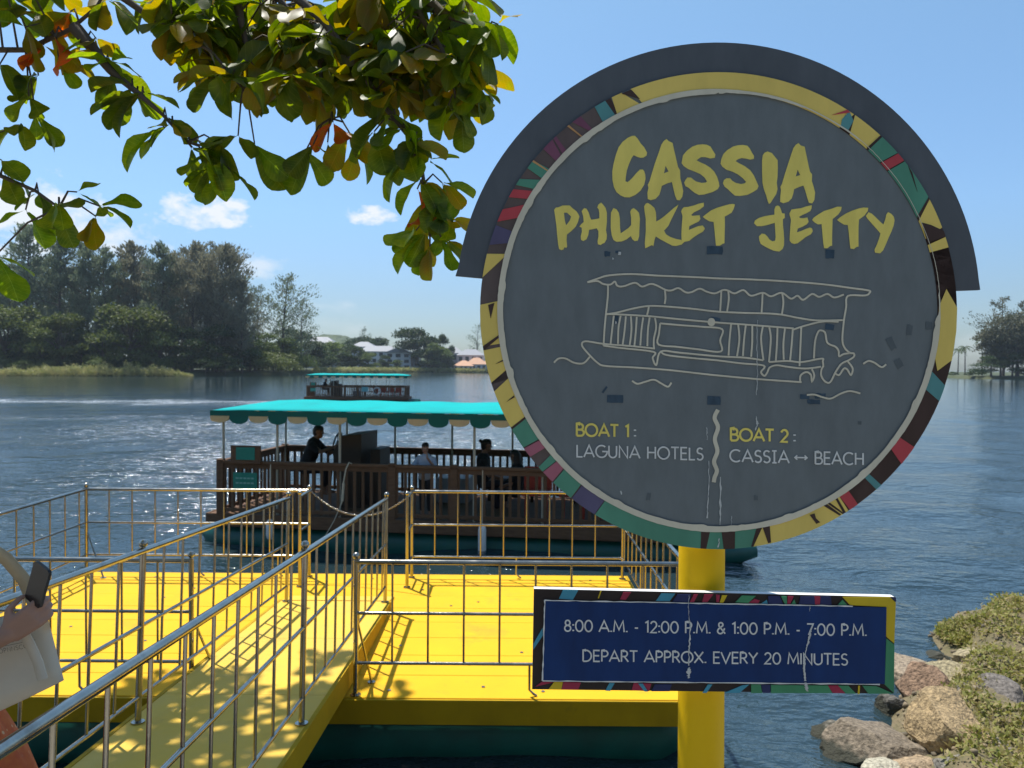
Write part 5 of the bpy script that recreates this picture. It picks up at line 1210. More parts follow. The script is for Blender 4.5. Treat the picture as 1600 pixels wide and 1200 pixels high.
palm(1497, 543, 285, 'thinnest coconut palm, leftmost beside the sign rim', .2); palm(1508, 539, 280, 'coconut palm in the middle with a round tuft', -.2); palm(1535, 524, 268, 'tallest coconut palm leaning against the grey trees', -.6)

def make_shade_grove():
    """unseen wood added on the landward side, behind whoever looks at the jetty"""
    P = []; r = np.random.default_rng(77)
    for i in range(30):
        a = R(r.uniform(100, 260)); q = r.uniform(11, 19); cx, cy = math.sin(a) * q, math.cos(a) * q - 3; h = r.uniform(3.5, 8.5)
        v = r.normal(size=(1500, 3)); v /= np.linalg.norm(v, axis=1)[:, None]
        P.append(np.array([cx, cy, 1.2 + h * .6]) + v * np.array([2.2, 2.2, h * .6]) * r.uniform(.7, 1.05, (1500, 1)))
    P = np.concatenate(P); P[:, 2] = np.maximum(P[:, 2], 1.2); V, Fq = leaf_cloud(P, .55, .3, .6)
    tag(link('shade_grove', np_mesh('shade_grove', V, Fq, LF['dark'])), 'unseen wood added on the landward side to block sky light', 'wood', kind='stuff')
make_shade_grove()  # out of view; added to hold back sky light and deepen the shade
# ------------------------------------------------------------------ sea almond tree over the viewer's left
def leaf_mesh(name, m_, bend, fold, L=.16, w=.082, seed=0):
    r = random.Random(seed); n = 9; vs = []; fs = []
    for i in range(n + 1):
        t = math.sin(PI / 2 * i / n) ** 1.1; half = w * .70 * (t ** .95) * (max(0, 1 - t ** 5) ** .5) * (1 + .05 * r.uniform(-1, 1)) + .003
        if i == 0: half = .004
        if i == n: half = .006
        x = L * t; zc = -bend * L * t * t
        tw = .12 * math.sin(t * 3 + seed)
        ed = fold * half
        wv = .05 * w * math.sin(t * 9 + seed)
        vs += [(x, -half, zc + ed - tw * half + wv), (x, -half * .5, zc + ed * .42), (x, 0, zc), (x, half * .5, zc + ed * .42), (x, half, zc + ed + tw * half - wv)]
    for i in range(n):
        for j in range(4): q = i * 5 + j; fs.append((q, q + 5, q + 6, q + 1))
    b = MB(); b.add(vs, fs, True)
    b.add([(-.018, -.0016, .002), (-.018, .0016, .002), (.004, .0016, 0), (.004, -.0016, 0)], [(0, 1, 2, 3)])
    return b.mesh(name, m_)
def almond_mat(name, c1, c2, trans, tv=1.0):
    """leaf with pale veins, thin enough to glow against the sun"""
    m = bpy.data.materials.new(name); m.use_nodes = True; nt = m.node_tree; N = nt.nodes; L = nt.links; b = N['Principled BSDF']
    tc = N.new('ShaderNodeTexCoord'); nz = N.new('ShaderNodeTexNoise'); nz.inputs['Scale'].default_value = 22; nz.inputs['Detail'].default_value = 6
    oi = N.new('ShaderNodeObjectInfo'); va = N.new('ShaderNodeVectorMath'); va.operation = 'MULTIPLY_ADD'
    L.new(tc.outputs['Object'], va.inputs[0]); va.inputs[1].default_value = (1, 1, 1); L.new(oi.outputs['Random'], va.inputs[2]); L.new(va.outputs[0], nz.inputs[0])
    rp = N.new('ShaderNodeMapRange'); rp.inputs[1].default_value = .36; rp.inputs[2].default_value = .64; L.new(nz.outputs[0], rp.inputs[0])
    mx = N.new('ShaderNodeMix'); mx.data_type = 'RGBA'; L.new(rp.outputs[0], mx.inputs[0]); mx.inputs[6].default_value = (*c1, 1); mx.inputs[7].default_value = (*c2, 1)
    sx = N.new('ShaderNodeSeparateXYZ'); L.new(tc.outputs['Object'], sx.inputs[0])
    def M(op, a, b_=None, clamp=False):
        n = N.new('ShaderNodeMath'); n.operation = op; n.use_clamp = clamp
        for i, v in enumerate((a, b_)):
            if v is None: continue
            if isinstance(v, (int, float)): n.inputs[i].default_value = v
            else: L.new(v, n.inputs[i])
        return n.outputs[0]
    ay = M('ABSOLUTE', sx.outputs[1]); mid = M('LESS_THAN', ay, .0011)
    vein = M('LESS_THAN', M('ABSOLUTE', M('SUBTRACT', M('FRACT', M('MULTIPLY', M('SUBTRACT', sx.outputs[0], M('MULTIPLY', ay, .6)), 62)), .5)), .05)
    vv = M('MULTIPLY', M('MAXIMUM', mid, M('MULTIPLY', vein, .55)), .6)
    m2 = N.new('ShaderNodeMix'); m2.data_type = 'RGBA'; L.new(vv, m2.inputs[0]); L.new(mx.outputs[2], m2.inputs[6]); m2.inputs[7].default_value = tuple(min(1, c * 1.5 + .03) for c in c2) + (1,)
    hs = N.new('ShaderNodeHueSaturation'); r1 = N.new('ShaderNodeMapRange'); r1.inputs[3].default_value = .75; r1.inputs[4].default_value = 1.25; L.new(oi.outputs['Random'], r1.inputs[0]); L.new(r1.outputs[0], hs.inputs['Value']); L.new(m2.outputs[2], hs.inputs['Color'])
    L.new(hs.outputs[0], b.inputs['Base Color']); b.inputs['Roughness'].default_value = .45; b.inputs['Specular IOR Level'].default_value = .3
    tr = N.new('ShaderNodeBsdfTranslucent'); h2 = N.new('ShaderNodeHueSaturation'); h2.inputs['Value'].default_value = 3.1 * tv; h2.inputs['Saturation'].default_value = 1.1; L.new(hs.outputs[0], h2.inputs['Color']); L.new(h2.outputs[0], tr.inputs[0])
    ms = N.new('ShaderNodeMixShader'); ms.inputs[0].default_value = trans; L.new(b.outputs[0], ms.inputs[1]); L.new(tr.outputs[0], ms.inputs[2]); L.new(ms.outputs[0], N['Material Output'].inputs[0]); return m
AM = dict(g=almond_mat('almond_leaf_green', (.070, .115, .006), (.13, .165, .010), .52), d=almond_mat('almond_leaf_dark', (.055, .085, .008), (.10, .12, .010), .48),
          y=almond_mat('almond_leaf_yellowing', (.17, .16, .010), (.21, .14, .012), .5), o=almond_mat('almond_leaf_red', (.55, .07, .012), (.42, .13, .015), .45, .62))
LV = {}
for k in AM: LV[k] = [leaf_mesh('leaf', AM[k], .12 + .10 * i, (.25, .5, .1, .8)[i], L=.185 + .011 * i, w=.112 + .007 * (i % 3), seed=i) for i in range(4)]
TREE = empty('sea_almond_tree', (-5.6, 1.0, 1.16)); tag(TREE, 'sea almond tree with large green, yellow and red leaves overhanging from the upper left', 'tree')
TI = Vector((5.6, -1.0, -1.16))
def W3(px, py, d): return at(px, py, d) + TI
LIMBS = [
 [(-420, -330, 3.3), (-200, -60, 3.1), (-30, 78, 2.9), (40, 78, 2.85), (110, 46, 2.8), (150, 12, 2.8), (180, -40, 2.85)],
 [(-420, -330, 3.3), (-180, 110, 3.0), (-60, 240, 2.8), (-10, 270, 2.7), (55, 298, 2.65), (100, 330, 2.6)],
 [(118, 44, 2.8), (150, 82, 2.75), (172, 110, 2.75), (215, 145, 2.7), (255, 180, 2.7), (300, 230, 2.7)],
 [(60, -160, 2.9), (190, -5, 2.8), (240, 30, 2.8), (275, 50, 2.75), (330, 80, 2.7), (390, 150, 2.7)],
 [(200, -260, 3.0), (455, -10, 2.8), (505, 32, 2.75), (540, 80, 2.7), (572, 122, 2.65), (600, 165, 2.65), (640, 215, 2.6), (660, 270, 2.55), (668, 320, 2.55), (672, 370, 2.5)],
 [(200, -260, 3.0), (430, -10, 2.9), (470, 45, 2.9), (500, 100, 2.85), (505, 160, 2.8), (520, 190, 2.8)],
 [(420, -300, 3.0), (640, -30, 2.8), (660, 30, 2.75), (690, 75, 2.7), (705, 120, 2.7), (715, 165, 2.7)],
 [(640, -30, 2.8), (690, 20, 2.75), (730, 35, 2.7), (765, 60, 2.7)],
 [(340, -60, 2.8), (372, 10, 2.8), (385, 70, 2.8), (370, 130, 2.8)]]
def make_tree():
    b = MB(); b.tube([(0, 0, 0), (.1, .0, 1.2), (.25, .1, 2.3), (.7, .2, 3.2)], [.24, .19, .17, .14], 16); b.build('trunk', MT['bark'], TREE)
    trunk_top = Vector((.7, .2, 3.2))
    for L in LIMBS:
        P = [W3(*p) for p in L]
        if L[0][1] < -100 or L[0][0] < -100: P = [trunk_top, trunk_top.lerp(P[0], .5) + Vector((0, 0, .35))] + P
        n = len(P); m = MB(); m.tube(P, [max(.0045, .020 * (1 - i / (n - 1)) ** 1.3 + .0045) if n > 8 else max(.004, .022 * (1 - i / (n - 1)) ** 1.3 + .004) for i in range(n)], 8)
        m.build('branch', MT['bark'], TREE)
make_tree()
ROS = [] # px, py, depth, leaves, kinds
def add(px, py, d, n, kinds='ggd', drop=.5, s=1.0): ROS.append((px, py, d, n, kinds, drop, s))
for q in [(18, 12, 2.8, 4, 'gyd'), (60, 22, 2.8, 4, 'gdy'), (40, 42, 2.7, 3, 'yg'), (110, 18, 2.8, 4, 'ygo'), (150, 60, 2.8, 4, 'gyy'), (85, 58, 2.75, 2, 'yo', .9), (68, 70, 2.8, 3, 'yyo', 1.0), (92, 95, 2.8, 2, 'yg'), (128, 70, 2.8, 2, 'y', .9),
          (60, 118, 2.85, 3, 'dg', .6, .85), (45, 150, 2.85, 4, 'dd', .7, .85), (55, 178, 2.85, 3, 'dd', .8, .8), (30, 195, 2.85, 3, 'dd', .6, .8), (0, 100, 2.8, 2, 'd', .9),
          (2, 250, 2.7, 3, 'dg'), (8, 272, 2.7, 3, 'dd', .9), (60, 300, 2.65, 4, 'gg', .4, .95), (92, 318, 2.6, 4, 'gdg', .5), (120, 300, 2.6, 2, 'gd', -.1, .9), (155, 322, 2.6, 3, 'gg', .2, .8), (150, 338, 2.6, 2, 'gy', .9, .75), (-8, 400, 2.5, 2, 'g', .5), (40, 328, 2.65, 2, 'g', .9, .9),
          (172, 96, 2.75, 4, 'ggy'), (178, 110, 2.75, 3, 'gd'), (160, 88, 2.75, 2, 'dg', 1), (205, 135, 2.7, 4, 'ddg', .6), (225, 145, 2.7, 3, 'gd', .5), (215, 150, 2.7, 2, 'dd', 1), (260, 182, 2.7, 4, 'dgg', .5), (268, 192, 2.7, 2, 'gy', 1), (255, 200, 2.7, 2, 'g', .9), (298, 230, 2.7, 3, 'dg', .6), (325, 240, 2.7, 3, 'ggd', .9), (330, 262, 2.7, 3, 'gyg', .8), (345, 225, 2.75, 3, 'dg', .3), (372, 212, 2.75, 3, 'dd', .3), (398, 225, 2.75, 2, 'dg', .9), (360, 265, 2.7, 2, 'yg', .9),
          (600, 150, 2.6, 4, 'gyd', .4), (612, 178, 2.6, 4, 'ggd', .5), (628, 200, 2.6, 4, 'gyg', .5), (640, 222, 2.55, 4, 'ggy', .6), (585, 205, 2.6, 3, 'gy', .8), (660, 215, 2.6, 3, 'dg', .5), (490, 225, 2.75, 3, 'ggd', 1), (478, 235, 2.75, 1, 'g', 1), (520, 190, 2.75, 2, 'oo', .8, .95), (512, 222, 2.75, 1, 'd', 1, .8), (545, 205, 2.75, 3, 'gyy', .9), (555, 222, 2.75, 1, 'y', 1, .8),
          (640, 245, 2.6, 3, 'gg', .4), (668, 250, 2.6, 3, 'ggd', .2), (655, 280, 2.55, 3, 'gdy', .7), (690, 285, 2.55, 3, 'gy', .5), (652, 295, 2.5, 1, 'o', .9, .62), (662, 312, 2.5, 2, 'yg', .9), (690, 315, 2.55, 3, 'gg', .6), (655, 335, 2.5, 1, 'o', .9, .62), (690, 340, 2.5, 3, 'gyd', .6), (665, 362, 2.5, 4, 'ggy', .8), (650, 360, 2.5, 3, 'g', .5, .9), (690, 372, 2.5, 4, 'gyg', .8, .9), (705, 345, 2.5, 3, 'yg', .7, .85), (672, 385, 2.5, 2, 'yg', .8, .8),
          (700, 165, 2.7, 3, 'ddg', 1.0), (720, 172, 2.7, 3, 'dd', 1.0, .85), (735, 150, 2.7, 2, 'gd', .6, .8), (745, 30, 2.65, 4, 'ggd', .4), (768, 45, 2.65, 3, 'ggy', .9), (778, 38, 2.65, 3, 'gy', .2, .8), (755, 75, 2.65, 3, 'dg', 1), (720, 95, 2.7, 4, 'ggd', .6), (705, 20, 2.7, 4, 'gg', .3), (690, 50, 2.7, 4, 'ggy', .4)]:
    add(*q)
r_ = random.Random(12)
# the dense mass of the crown between columns 260 and 740
for i in range(190):
    px = r_.uniform(262, 742); lim = 40 + 150 * min(1, (px - 262) / 90) if px < 352 else (172 if px < 440 else (178 if px < 560 else 188))
    py = -25 + (lim - 15) * (r_.random() ** .8); add(px, py, r_.uniform(2.6, 3.4), 5, r_.choice(['gdy', 'dyy', 'gyd', 'ddg', 'yyd', 'dgy', 'ggd']), .55)
for i in range(12): add(r_.uniform(-20, 262), r_.uniform(-35, 12), r_.uniform(2.7, 3.1), 3, 'gyd')
allp = []
for L in LIMBS:
    P = [W3(*p) for p in L]
    for a, b_ in zip(P[:-1], P[1:]):
        for k in range(6): allp.append(a.lerp(b_, k / 6))
def place_leaves():
    cand = []; r = random.Random(4)
    for (px, py, d, n, kinds, drop, s) in ROS:
        c = W3(px, py, d); near = min(allp, key=lambda p: (p - c).length)
        if (near - c).length < 1.0:
            mid = near.lerp(c, .5) + Vector((0, 0, .03)); tw = MB(); tw.tube([near, mid, c], [.0045, .0035, .0028], 5, caps=False); tw.build('twig', MT['bark'], TREE)
        for i in range(n):
            a = r.uniform(0, 6.283); dz = -drop + r.gauss(0, .35)
            dr = Vector((math.cos(a), math.sin(a) * .9, dz)).normalized()
            up = Vector((r.gauss(0, .35), -.15 + r.gauss(0, .35), 1)); 
            if abs(dr.z) > .75: up = Vector((r.gauss(0, .5), r.choice((-1, 1)), .2))
            y = up.cross(dr).normalized(); z = dr.cross(y).normalized()
            M = Matrix((dr, y, z)).transposed().to_4x4(); M.translation = c + dr * .012
            sc = s * r.uniform(.50, .84); kd = kinds[i % len(kinds)] if r.random() < .8 else r.choice(kinds)
            inner = (px > 262 and px < 742 and py < 150); cand.append((inner and r.random() < .9, M, sc, kd, r.randrange(4)))
    cand.sort(key=lambda q: q[0]); nobj = 0; rest = {k: [] for k in AM}
    for inner, M, sc, kd, v in cand:
        if nobj < 298:
            o = link('leaf', LV[kd][v], TREE); o.matrix_local = M @ Matrix.Scale(sc, 4); nobj += 1
        else: rest[kd].append((M @ Matrix.Scale(sc, 4), v))
    # the part of the crown above the frame: only its dappled shade on the gangway is seen
    r2 = random.Random(9); n = 0
    while n < 3600:
        x, y = r2.uniform(-3.4, -.85), r2.uniform(.3, 5.7); t_ = noise.noise(Vector((x * 2.1, y * 1.7, 4)))
        if t_ < -.20 + max(0, y - 4.7) * .45: n += .4; continue
        h = (3 + .53 * y - .9 + r2.uniform(.25, 1.1)) / (1 - .53 * .31) ; p = Vector((x - .27 * h, y + .31 * h, .9 + h))
        if p.z < 3.12 + .545 * p.y: p.z = 3.15 + .545 * p.y
        a = r2.uniform(0, 6.283); dr = Vector((math.cos(a), math.sin(a), r2.gauss(-.3, .4))).normalized(); up = Vector((r2.gauss(0, .4), r2.gauss(0, .4), 1)); yv = up.cross(dr).normalized(); z = dr.cross(yv)
        M = Matrix((dr, yv, z)).transposed().to_4x4(); M.translation = p + TI; rest[r2.choice('ggdy')].append((M @ Matrix.Scale(r2.uniform(.8, 1.15), 4), r2.randrange(4))); n += 1
    VS = []; FS = []; MI = []; off = 0; mats = list(AM)
    for mi, k in enumerate(mats):
        for M, v in rest[k]:
            me = LV[k][v]
            key = (k, v)
            if key not in LC: 
                co = np.empty(len(me.vertices) * 3, dtype=np.float32); me.vertices.foreach_get('co', co); LC[key] = (co.reshape(-1, 3), np.array([tuple(p.vertices) for p in me.polygons], dtype=np.int32))
            co, fa = LC[key]; A = np.array(M)[:3]; VS.append(co @ A[:, :3].T + A[:, 3]); FS.append(fa + off); off += len(co); MI += [mi] * len(fa)
    me = np_mesh('foliage', np.concatenate(VS), np.concatenate(FS), None, True)
    for k in mats: me.materials.append(AM[k])
    me.polygons.foreach_set('material_index', np.array(MI, dtype=np.int32))
    o = link('foliage', me, TREE); o['kind'] = 'stuff'
LC = {}
place_leaves()

# ------------------------------------------------------------------ people
def remesh(b, name, m_, parent, vox, smooth=3, loc=None):
    o = b.build(name, m_, parent, loc=loc); md = o.modifiers.new('r', 'REMESH'); md.mode = 'VOXEL'; md.voxel_size = vox; md.use_smooth_shade = True
    s = o.modifiers.new('s', 'SMOOTH'); s.iterations = smooth; s.factor = .6; return o
def skin(name, c): 
    m = mat(name, c, .55, 0, var=.06, scale=30, spec=.4); m.node_tree.nodes['Principled BSDF'].inputs['Subsurface Weight'].default_value = .08
    m.node_tree.nodes['Principled BSDF'].inputs['Subsurface Radius'].default_value = (.02, .008, .004); return m
SK1 = skin('skin_light', (.38, .215, .15)); SK2 = skin('skin_tan', (.30, .16, .10))
HAIR = mat('dark_hair', (.012, .009, .008), .45, 0, var=.2, scale=60, stretch=(1, 1, .2), bump=.001, bscale=200)
EYEW = mat('eye_white', (.6, .6, .58), .3); LIP = mat('lips', (.35, .10, .08), .5)
def head_parts(b, c, fwd, s=1.0, up=Vector((0, 0, 1))):
    """adds a skull with jaw, nose, ears and neck stub to b; c = centre of the head, fwd = gaze"""
    f = Vector(fwd).normalized(); r = f.cross(up).normalized(); u = r.cross(f).normalized(); c = Vector(c)
    P = lambda x, y, z: c + (r * x + f * y + u * z) * s
    b.blob(P(0, -.012, .035), P(0, .012, .030), .078 * s, .074 * s); b.blob(P(0, .022, -.02), P(0, .045, -.078), .058 * s, .030 * s)
    b.blob(P(-.035, .015, -.05), P(.035, .015, -.05), .032 * s, .032 * s)
    b.blob(P(0, .083, .012), P(0, .106, -.022), .008 * s, .0125 * s, 10); b.blob(P(-.03, .070, .028), P(.03, .070, .028), .012 * s, .012 * s, 10)
    b.blob(P(-.016, .078, -.052), P(.016, .078, -.052), .009 * s, .009 * s, 8)
    for q in (-1, 1): b.blob(P(q * .076, -.002, .014), P(q * .080, -.006, -.016), .013 * s, .009 * s, 8)
    b.blob(P(0, -.02, -.06), P(0, -.03, -.145), .045 * s, .047 * s)
    return P
def face_bits(parent, P, s):
    b = MB()
    for q in (-1, 1): b.ball(P(q * .031, .074, .008), .0125 * s, 10, 6)
    b.build('eyes', EYEW, parent); b = MB()
    for q in (-1, 1): b.ball(P(q * .031, .0838, .008), .0062 * s, 8, 5); b.blob(P(q * .018, .086, .030), P(q * .046, .077, .031), .0035 * s, .003 * s, 6)
    b.build('brows', HAIR, parent); b = MB(); b.blob(P(-.018, .0845, -.052), P(.018, .0845, -.052), .0052 * s, .0052 * s, 8); b.build('mouth', LIP, parent)
def hair_cap(parent, P, s, bun=False, long=0., m_=None, vox=.008):
    b = MB(); b.blob(P(0, -.022, .052), P(0, .014, .060), .082 * s, .074 * s); b.blob(P(0, -.045, .03), P(0, -.05, -.02), .072 * s, .06 * s)
    if bun: b.ball(P(0, -.125, .085), .034 * s, 12, 8)
    if long: b.blob(P(0, -.055, .0), P(0, -.075, -long), .075 * s, .06 * s); b.blob(P(-.06, -.02, .0), P(-.07, -.04, -long), .03 * s, .03 * s); b.blob(P(.06, -.02, .0), P(.07, -.04, -long), .03 * s, .03 * s)
    return remesh(b, 'hair', m_ or HAIR, parent, vox, 2)
def hand(b, wrist, direc, palm_n, thumb_side, s=1.0, curl=(.4, .5, .55, .6)):
    """palm, four unequal bent fingers and a side thumb; palm_n points out of the palm"""
    d = Vector(direc).normalized(); n = Vector(palm_n); n = (n - d * n.dot(d)).normalized(); t = Vector(thumb_side); t = (t - d * t.dot(d) - n * t.dot(n)).normalized(); w = Vector(wrist)
    for q in (-.027, -.009, .009, .027): b.blob(w + d * .012 * s + t * q * .75 * s, w + d * .082 * s + t * q * s, .0155 * s, .0125 * s, 10)
    for i, (q, L) in enumerate(((.030, .070), (.010, .080), (-.011, .074), (-.031, .058))):
        p = w + d * .084 * s + t * q * s; L *= s; cl = curl[i]; a = 0
        for k, fr in enumerate((.45, .30, .25)):
            a += cl * (1, 1.3, .9)[k]; dd = d * math.cos(a) + n * math.sin(a); e = p + dd * L * fr; b.blob(p, e, (.0092, .0085, .0078)[k] * s, (.0085, .0078, .0068)[k] * s, 10); p = e
    p = w + d * .022 * s + t * .026 * s; q = p + (d * .55 + t * .75 + n * .25).normalized() * .038 * s; b.blob(p, q, .0145 * s, .0105 * s, 10)
    e = q + (d * .85 + t * .15 + n * .55).normalized() * .030 * s; b.blob(q, e, .0105 * s, .009 * s, 10); b.blob(e, e + (d * .8 - t * .1 + n * .65).normalized() * .022 * s, .009 * s, .0075 * s, 10)

# woman at the left edge on the gangway, looking at her phone
def woman():
    X, Y = -1.93, 2.38; fz = gz(Y) + .003
    root = empty('person', (X, Y, fz)); tag(root, 'woman in orange at the left photo edge, carrying a tote bag and holding a phone', 'person')
    b = MB(); V = Vector
    hd = V((.05, -.02, 1.545)); P = head_parts(b, hd, (1, -.05, -.42))
    b.blob((0, 0, 1.40), (0, 0, 1.34), .05, .085); b.blob((.12, -.155, 1.34), (-.06, .155, 1.335), .058, .055)
    b.blob((.09, -.075, 1.26), (.02, -.07, 1.02), .105, .09); b.blob((0, .075, 1.24), (0, .07, 1.02), .10, .088); b.blob((0, -.07, .98), (0, -.08, .88), .095, .105); b.blob((0, .07, .98), (0, .08, .88), .095, .105)
    for q in (-1, 1):
        b.blob((0, q * .09, .86), (.02, q * .095, .47), .088, .056); b.blob((.02, q * .095, .47), (-.02, q * .10, .09), .054, .036); b.blob((-.03, q * .10, .05), (.15, q * .12, .03), .034, .026)
    # near arm (photo side): shoulder, elbow, wrist
    sh, el, wr = V((.16, -.20, 1.345)), V((.275, -.325, 1.135)), V((.50, -.30, 1.238))
    b.blob(sh, el, .052, .043); b.blob(el, el.lerp(wr, .45), .045, .041); b.blob(el.lerp(wr, .4), wr, .041, .026)
    hdv = (V((.575, -.29, 1.293)) - wr).normalized(); hand(b, wr, hdv, (-.15, 1, .25), (-.55, .1, .9), .98, (.55, .55, .6, .65))
    sh2, el2, wr2 = V((.0, .185, 1.30)), V((-.02, .24, 1.02)), V((.17, .17, .95)); b.blob(sh2, el2, .050, .042); b.blob(el2, wr2, .042, .026); hand(b, wr2, (.7, -.7, .1), (0, -.3, 1), (.7, .7, .2), .95)
    body = remesh(b, 'body', SK1, root, .0052, 3)
    face_bits(root, P, 1.0); hair_cap(root, P, 1.0, long=.22)
    # dress
    DR = bpy.data.materials.new('orange_patterned_cloth'); DR.use_nodes = True; nt = DR.node_tree; N = nt.nodes; L = nt.links; bs = N['Principled BSDF']; bs.inputs['Roughness'].default_value = .85
    tc = N.new('ShaderNodeTexCoord'); vo = N.new('ShaderNodeTexVoronoi'); vo.inputs['Scale'].default_value = 26; vo.inputs['Randomness'].default_value = .8
    nz = N.new('ShaderNodeTexNoise'); nz.inputs['Scale'].default_value = 34; L.new(tc.outputs['Object'], vo.inputs[0]); L.new(tc.outputs['Object'], nz.inputs[0])
    cr = N.new('ShaderNodeValToRGB'); cr.color_ramp.elements[0].color = (.55, .13, .03, 1); cr.color_ramp.elements[1].color = (.50, .25, .13, 1); e = cr.color_ramp.elements.new(.5); e.color = (.48, .09, .025, 1)
    cr.color_ramp.elements[0].position = .38; cr.color_ramp.elements[1].position = .66; L.new(nz.outputs[0], cr.inputs[0])
    mx = N.new('ShaderNodeMix'); mx.data_type = 'RGBA'; mr = N.new('ShaderNodeMapRange'); mr.inputs[1].default_value = .12; mr.inputs[2].default_value = .2; L.new(vo.outputs['Distance'], mr.inputs[0])
    L.new(mr.outputs[0], mx.inputs[0]); mx.inputs[6].default_value = (.62, .40, .22, 1); L.new(cr.outputs[0], mx.inputs[7]); L.new(mx.outputs[2], bs.inputs['Base Color'])
    vs = []; fs = []; n = 72; prof = [(1.30, .118), (1.27, .140), (1.22, .168), (1.16, .182), (1.08, .175), (1.0, .165), (.95, .172), (.88, .20), (.78, .225), (.65, .25), (.5, .275), (.35, .30), (.25, .315)]
    for i, (z, rd) in enumerate(prof):
        for j in range(n):
            a = 2 * PI * j / n; fold = 1 + (.06 * math.sin(a * 9 + .4 * math.sin(z * 9)) + .03 * math.sin(a * 17 + z * 5)) * max(0, min(1, (.98 - z) * 2.6))
            vs.append((.10 * max(0, min(1, (.98 - z) * 2.2)) + math.cos(a) * rd * (.74 if z > .95 else .74 + .2 * min(1, (.95 - z) * 3)) * fold, math.sin(a) * rd * fold, z))
    k = len(prof)
    for i in range(k - 1):
        for j in range(n): fs.append((i * n + j, (i + 1) * n + j, (i + 1) * n + (j + 1) % n, i * n + (j + 1) % n))
    b = MB(); b.add(vs, fs, True); d = b.build('dress', DR, root); d.modifiers.new('t', 'SOLIDIFY').thickness = .004
    # phone in the hand
    ph = empty('mobile_phone', V((X, Y, fz)) + V((.580, -.29, 1.378))); tag(ph, 'black mobile phone held upright in the woman\'s hand', 'phone')
    Mx = Matrix.Rotation(R(-24), 4, 'Z') @ Matrix.Rotation(R(22), 4, 'Y') @ Matrix.Rotation(R(0), 4, 'X')
    b = MB(); pts = []
    for cx_, cy_, a0 in ((.025, .051, 0), (-.025, .051, 90), (-.025, -.051, 180), (.025, -.051, 270)): pts += arc_(cx_, cy_, .010, .010, a0, a0 + 90, 5)
    b.prism(pts, z0=-.0045, z1=.0045, M=Mx @ Matrix.Rotation(R(90), 4, 'X')); b.build('phone_case', MT['black'], ph)
    b = MB(); b.prism([(x * .86, y * .95) for x, y in pts], z0=.0046, z1=.0050, M=Mx @ Matrix.Rotation(R(-90), 4, 'X')); b.build('screen', mat('phone_glass', (.01, .01, .012), .08), ph)
    # tote bag on the near shoulder
    CV = mat('canvas', (.70, .61, .47), .9, 0, var=.07, scale=6, bump=.0018, bscale=18); ST = mat('tan_strap', (.50, .38, .22), .8, 0, var=.1, scale=20, bump=.0008, bscale=90)
    bag = empty('tote_bag', (X, Y, fz)); tag(bag, 'off white canvas tote bag with tan strap hanging from the woman\'s shoulder', 'bag')
    # outline in the bag's own plane (x forward, z up), leaning
    nu, nv = 26, 26; vs = []; fs = []
    TL, TR, BR, BL = V((.02, 0, 1.16)), V((.545, 0, 1.285)), V((.60, 0, 1.065)), V((-.0, 0, .82))
    for side in (-1, 1):
        for i in range(nu + 1):
            for j in range(nv + 1):
                s, t = i / nu, j / nv; p = TL.lerp(TR, s).lerp(BL.lerp(BR, s), t)
                puff = .062 * (math.sin(PI * min(max(s, 0), 1)) ** .42) * (.22 + .78 * t ** .7) * (1 - .55 * max(0, t - .9) * 10)
                wr_ = .009 * noise.noise(V((s * 5, t * 3.2, side * 3 + 1))) * (1 - abs(2 * s - 1) ** 4) + .004 * math.sin(t * 16 + s * 9) * (1 - s) * t
                p.z += -.016 * math.sin(PI * s) * (t > .95) ; vs.append((p.x, -.205 + side * (puff * .75 + wr_), p.z))
    k = (nu + 1) * (nv + 1)
    for sd in (0, 1):
        for i in range(nu):
            for j in range(nv):
                q = sd * k + i * (nv + 1) + j; f = (q, q + 1, q + nv + 2, q + nv + 1); fs.append(f if sd else f[::-1])
    for i in range(nu): a = i * (nv + 1) + nv; fs.append((a, a + nv + 1, a + nv + 1 + k, a + k))
    for j in range(nv):
        a = j; fs.append((a, a + 1, a + 1 + k, a + k)); a = nu * (nv + 1) + j; fs.append((a + 1, a, a + k, a + 1 + k))
    b = MB(); b.add(vs, fs, True); b.build('bag_body', CV, bag)
    def strap(pts, w, name='strap', m_=ST):
        b = MB(); Q = [V(p) for p in pts]; vs = []; 
        for i, p in enumerate(Q):
            t = (Q[min(i + 1, len(Q) - 1)] - Q[max(i - 1, 0)]).normalized(); o = V((0, -1, 0)); sd = t.cross(o).normalized(); nn = sd.cross(t)
            vs += [p - sd * w / 2, p + sd * w / 2, p + sd * w / 2 + nn * .004, p - sd * w / 2 + nn * .004]
        fs = []
        for i in range(len(Q) - 1):
            for j in range(4): fs.append((i * 4 + j, i * 4 + (j + 1) % 4, i * 4 + 4 + (j + 1) % 4, i * 4 + 4 + j))
        b.add(vs, fs, True); return b.build(name, m_, bag)
    strap([(.10, -.17, 1.415), (.20, -.20, 1.455), (.30, -.21, 1.48), (.38, -.215, 1.47), (.44, -.215, 1.43), (.49, -.215, 1.37), (.52, -.215, 1.30), (.525, -.22, 1.24)], .040)
    strap([(.10, -.17, 1.415), (.09, -.24, 1.37), (.07, -.258, 1.25), (.07, -.262, 1.12)], .040)
    strap([(.50, -.244, 1.235), (.53, -.250, 1.19), (.555, -.254, 1.14), (.57, -.256, 1.09)], .030, 'strap_end', CV)
    # printed mark on the bag: an emblem and a line of worn capitals
    PR = mat('worn_print', (.20, .15, .09), .9)
    MM = Matrix.Translation((.490, -.2400, 1.170)) @ Matrix.Rotation(R(-12), 4, 'Y') @ Matrix.Rotation(R(90), 4, 'X')
    L_ = []; x = 0
